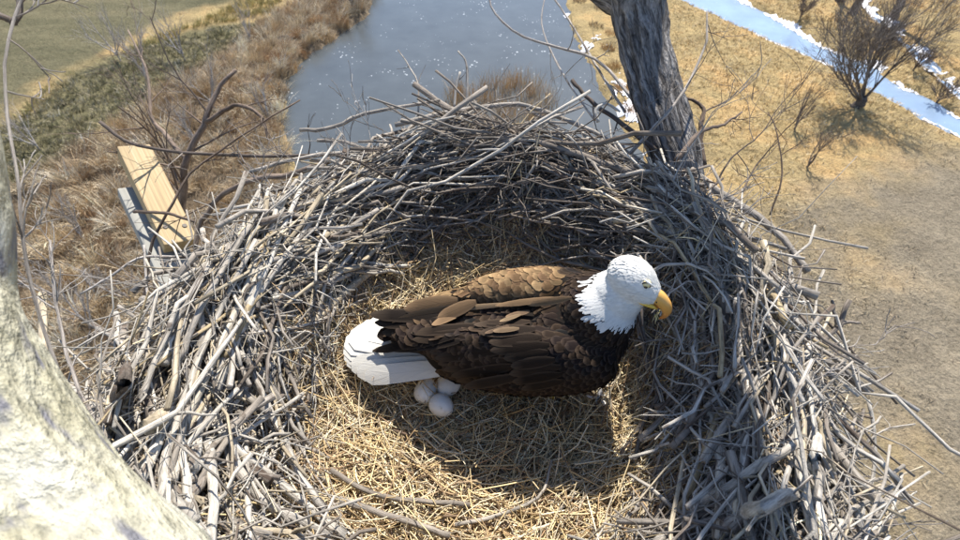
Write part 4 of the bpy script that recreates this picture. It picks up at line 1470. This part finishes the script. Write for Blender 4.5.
def big_feather(name, p0, p1, W, tint, nrm_=None, off=0.006, tipdrop=0.0, camber=.14, mat=None, y1=None, K=None, curl=0.02):
    a, na = cast(*p0)
    b, nb_ = cast(*p1)
    if a is None:
        a = PY(p0[0], p0[1], 0.64)
        na = np.array([0, -.5, 1.0])
    if b is None or y1 is not None:
        b = PY(p1[0], p1[1], y1 if y1 is not None else a[1])
        nb_ = na
    nv_ = nrm(na + nb_) if nrm_ is None else nrm(np.array(nrm_, float))
    a = a + nv_ * off
    b = b + nv_ * (off - tipdrop)
    d = b - a
    L = np.linalg.norm(d)
    nv_ = nrm(nv_ - d / L * (nv_ @ (d / L)))
    m = MB()
    feathers(m, a[None], d[None], nv_[None], np.array([L]), np.array([W]), np.array([tint]) * rg.uniform(.9, 1.1), camber=camber, lift=np.array([0.0]), curl=curl, sink=0, jit=0.03)
    return m.build(name, mat or M_fdark, eagle)


DK = (.014, .0105, .0085)
DK2 = (.021, .0145, .0105)
PB = (.155, .10, .056)
PC = (.23, .16, .095)
# primaries, crossing over the tail
for p0, p1, W, y1 in (((450, 318), (371, 316), .034, .705), ((448, 323), (376, 324), .034, .69), ((450, 330), (383, 334), .034, .67), ((455, 338), (374, 352), .026, .655), ((460, 342), (388, 350), .03, .645)):
    big_feather("primary_feather", p0, p1, W, DK, (0, -.35, 1), .012, y1=y1, curl=.01)
# secondaries and tertials of the near wing, lower rows dark
for k in range(11):
    f = k / 10
    big_feather("secondary_feather", (492 + 34 * f + rg.uniform(-4, 4), 322 + 52 * f), (404 + 62 * f + rg.uniform(-3, 3), 329 + 56 * f), .03, tuple(np.array(DK2) * rg.uniform(.7, 1.25)), None, .004 + .0012 * (k % 3), camber=.1)
for k in range(9):
    f = k / 8
    big_feather("covert_feather", (535 + 30 * f + rg.uniform(-5, 5), 324 + 54 * f), (478 + 44 * f + rg.uniform(-6, 6), 328 + 58 * f), .028, tuple(np.array(DK2) * rg.uniform(.7, 1.3)), None, .008 + .001 * (k % 2), camber=.12)
# worn pale tertials and scapulars; thin ones paint the sunlit wing edge
for p0, p1, W, t in (((470, 304), (396, 320), .034, PB), ((462, 300), (408, 309), .04, PB), ((478, 302), (440, 318), .03, PB), ((468, 312), (434, 328), .022, PB), ((520, 303), (420, 312), .012, PC), ((560, 299), (498, 307), .014, PB), ((574, 297), (530, 304), .016, PB), ((530, 314), (506, 320), .013, (.12, .08, .05)), ((522, 318), (500, 326), .011, (.14, .1, .06)), ((520, 331), (494, 334), .012, (.13, .09, .055)), ((510, 329), (486, 336), .009, (.11, .075, .05))):
    big_feather("scapular_feather", p0, p1, W, t, None, .013)
# tail fan
for k, (px, py) in enumerate(((366, 327), (357, 332), (350, 337), (346, 343), (345, 349), (346, 355), (349, 361), (354, 366), (360, 371), (368, 375))):
    f = k / 9
    tip = PY(px, py, .715 - .11 * f)
    rt = PY(456, 334 + 31 * f, .69 - .08 * f)
    d = tip - rt
    L = np.linalg.norm(d)
    nv_ = np.array([-.1, -.05 - .65 * f, 1 - .2 * f])
    nv_ = nrm(nv_ - d / L * (nv_ @ d) / L)
    m = MB()
    feathers(m, (rt + nv_ * .0024 * k)[None], d[None], nv_[None], np.array([L]), np.array([.085 - .035 * f]), np.array([[.66, .65, .61]]) * rg.uniform(.93, 1.04), camber=.06, lift=np.array([0.]), sink=0, tipw=np.array([.7, .8, .9, .98, 1.0, .9, .4]), jit=0.012)
    m.build("tail_feather", M_fwhite, eagle)

# bill
n = NT("bill_horn", 0.35, 0.5)
tcx = n.n("SeparateXYZ", {0: n.attr("tc").outputs["Vector"]}).outputs[1]
M_bill = n.out(n.ramp(tcx, [(0.0, (0.58, 0.38, 0.10)), (0.4, (0.62, 0.31, 0.07)), (0.9, (0.55, 0.20, 0.05))]))
n = NT("gape_yellow", 0.4, 0.4)
M_gape = n.out((0.62, 0.42, 0.07))


def bill_part(name, pts, hs, ws, parent, S=14):
    K = 16
    c = smooth_line(pts, K)
    hh = np.interp(np.linspace(0, 1, K), np.linspace(0, 1, len(hs)), hs)
    ww = np.interp(np.linspace(0, 1, K), np.linspace(0, 1, len(ws)), ws)
    T = nrm(np.gradient(c, axis=0))
    a = np.arange(S) * 2 * math.pi / S
    V = np.zeros((K, S, 3))
    tc = np.zeros((K, S, 3))
    for k in range(K):
        b = np.cross(rtv, T[k])
        V[k] = c[k] + np.cos(a)[:, None] * rtv * ww[k] + np.sin(a)[:, None] * b * hh[k]
        tc[k, :, 1] = k / (K - 1)
    i = np.arange(K - 1)[:, None] * S + np.arange(S)[None]
    j = np.arange(K - 1)[:, None] * S + (np.arange(S)[None] + 1) % S
    m = MB()
    e = [[0, k + 1, k] for k in range(1, S - 1)] + [[(K - 1) * S, (K - 1) * S + k, (K - 1) * S + k + 1] for k in range(1, S - 1)]
    m.add(V, np.stack([i, j, j + S, i + S], -1), np.array(e), tc)
    return m.build(name, M_bill, parent)


def hp(f, u, r=0.0):
    return tuple(HC + HD * f + upv * u + rtv * r)


bill_o = bill_part("bill", [hp(.040, .004), hp(.060, .009), hp(.080, .006), hp(.095, -.004), hp(.103, -.020), hp(.103, -.038)], [.0168, .017, .0145, .0098, .0045, .0005], [.0155, .0142, .0118, .0085, .004, .0005], eagle)
bill_part("lower_bill", [hp(.046, -.011), hp(.064, -.012), hp(.080, -.014)], [.008, .007, .003], [.013, .011, .005], bill_o)
for sgn in (1, -1):
    m = MB()
    tubes(m, np.array([hp(.028, -.008, .0335 * sgn), hp(.045, -.006, .0265 * sgn), hp(.064, -.004, .017 * sgn), hp(.076, -.006, .011 * sgn)])[None], np.array([[.002, .004, .0045, .002]]), 8)
    m.build("gape", M_gape, bill_o)
    m = MB()
    tubes(m, np.array([hp(.060, .011, .0135 * sgn), hp(.063, .008, .0140 * sgn)])[None], np.array([[.0014, .0014]]), 6)
    m.build("nostril", M_bolt, bill_o)
# eyes under a brow ridge
n = NT("pale_iris", 0.1, 0.6)
M_iris = n.out((0.62, 0.55, 0.30))
n = NT("black_pupil", 0.05, 0.6)
M_pupil = n.out((0.006, 0.006, 0.006))
n = NT("dark_lid", 0.6, 0.3)
M_lid = n.out((0.05, 0.045, 0.04))


def ball(name, c, r, mat, parent, sq=None):
    bm = bmesh.new()
    bmesh.ops.create_uvsphere(bm, u_segments=18, v_segments=12, radius=r)
    for f in bm.faces:
        f.smooth = True
    if sq is not None:
        bmesh.ops.transform(bm, matrix=sq, verts=bm.verts[:])
    bmesh.ops.translate(bm, vec=c, verts=bm.verts[:])
    me = bpy.data.meshes.new(name)
    bm.to_mesh(me)
    bm.free()
    return link(name, me, mat, parent)


for sgn in (1, -1):
    o_ = HC + HD * .016 + upv * (.034 if sgn > 0 else .006)
    hit = BV.ray_cast(Vector(o_ + rtv * sgn * .2), Vector(-rtv * sgn))
    e0 = np.array(hit[0]) if hit[0] else o_ + rtv * sgn * .035
    outw = nrm(rtv * sgn * 1.0 + HD * .35)
    ec = e0 - outw * .0015
    ey = ball("eye", tuple(ec), .0088, M_iris, eagle)
    ball("pupil", tuple(ec + outw * .0056 + upv * -.001), .0046, M_pupil, ey)
    m = MB()
    ang = np.linspace(0, 2 * math.pi, 15)
    f2 = nrm(HD - outw * (HD @ outw))
    u2 = np.cross(outw, f2) * (1 if np.cross(outw, f2) @ upv > 0 else -1)
    tubes(m, (ec + outw * .003 + np.cos(ang)[:, None] * f2 * .0082 + np.sin(ang)[:, None] * u2 * .0066)[None], np.full((1, 15), .0019), 6, cap=False)
    m.build("eyelid", M_lid, ey)
    m = MB()
    tubes(m, np.array([ec + outw * -.001 + f2 * -.013 + u2 * .0075, ec + outw * .0032 + f2 * -.004 + u2 * .0092, ec + outw * .0036 + f2 * .006 + u2 * .0078, ec + outw * .0005 + f2 * .015 + u2 * .002])[None], np.array([[.0008, .002, .002, .0007]]), 8, tint=(.62, .62, .6))
    m.build("brow", M_body, ey)

# feet with talons
n = NT("yellow_foot_skin", 0.6, 0.3)
M_foot = n.out((0.5, 0.33, 0.06))
n = NT("black_talon", 0.3, 0.5)
M_talon = n.out((0.012, 0.011, 0.01))
for yy in (.60, .70):
    m = MB()
    tls = []
    fc = np.array([.14, yy, .022])
    for a in (-.45, 0.05, .5, 2.9):
        dv = np.array([math.cos(a), math.sin(a), 0])
        ln_ = .055 if a < 2 else .04
        c = np.array([fc + [0, 0, .012], fc + dv * ln_ * .4 + [0, 0, .008], fc + dv * ln_ * .75 + [0, 0, .006], fc + dv * ln_ + [0, 0, .002]])
        tubes(m, c[None], np.array([[.011, .009, .0075, .006]]), 8)
        tp = fc + dv * ln_
        tls.append(MB())
        tubes(tls[-1], np.array([tp + [0, 0, .003], tp + dv * .012 + [0, 0, .004], tp + dv * .022 + [0, 0, -.004], tp + dv * .025 + [0, 0, -.012]])[None], np.array([[.005, .004, .0025, .0006]]), 7)
    ft = m.build("foot", M_foot, eagle)
    for tl in tls:
        tl.build("talon", M_talon, ft)

# a wisp of straw held in the bill
m = MB()
bt = np.array(hp(.089, -.022))
for k in range(7):
    dv = np.array(rg.normal(0, .5, 3)) + [-.25, -.3, -.75]
    dv = nrm(dv) * rg.uniform(.012, .03)
    tubes(m, np.array([bt + rg.normal(0, .003, 3), bt + dv * .5 + rg.normal(0, .002, 3), bt + dv])[None], np.array([[.0008, .001, .0006]]), 4, tint=pal([(.5, .5, .2), (.6, .5, .28)], 1))
o = m.build("straw_wisp", M_straw)
tag(o, "small wisp of pale greenish straw held at the eagle's bill tip", "straw wisp")
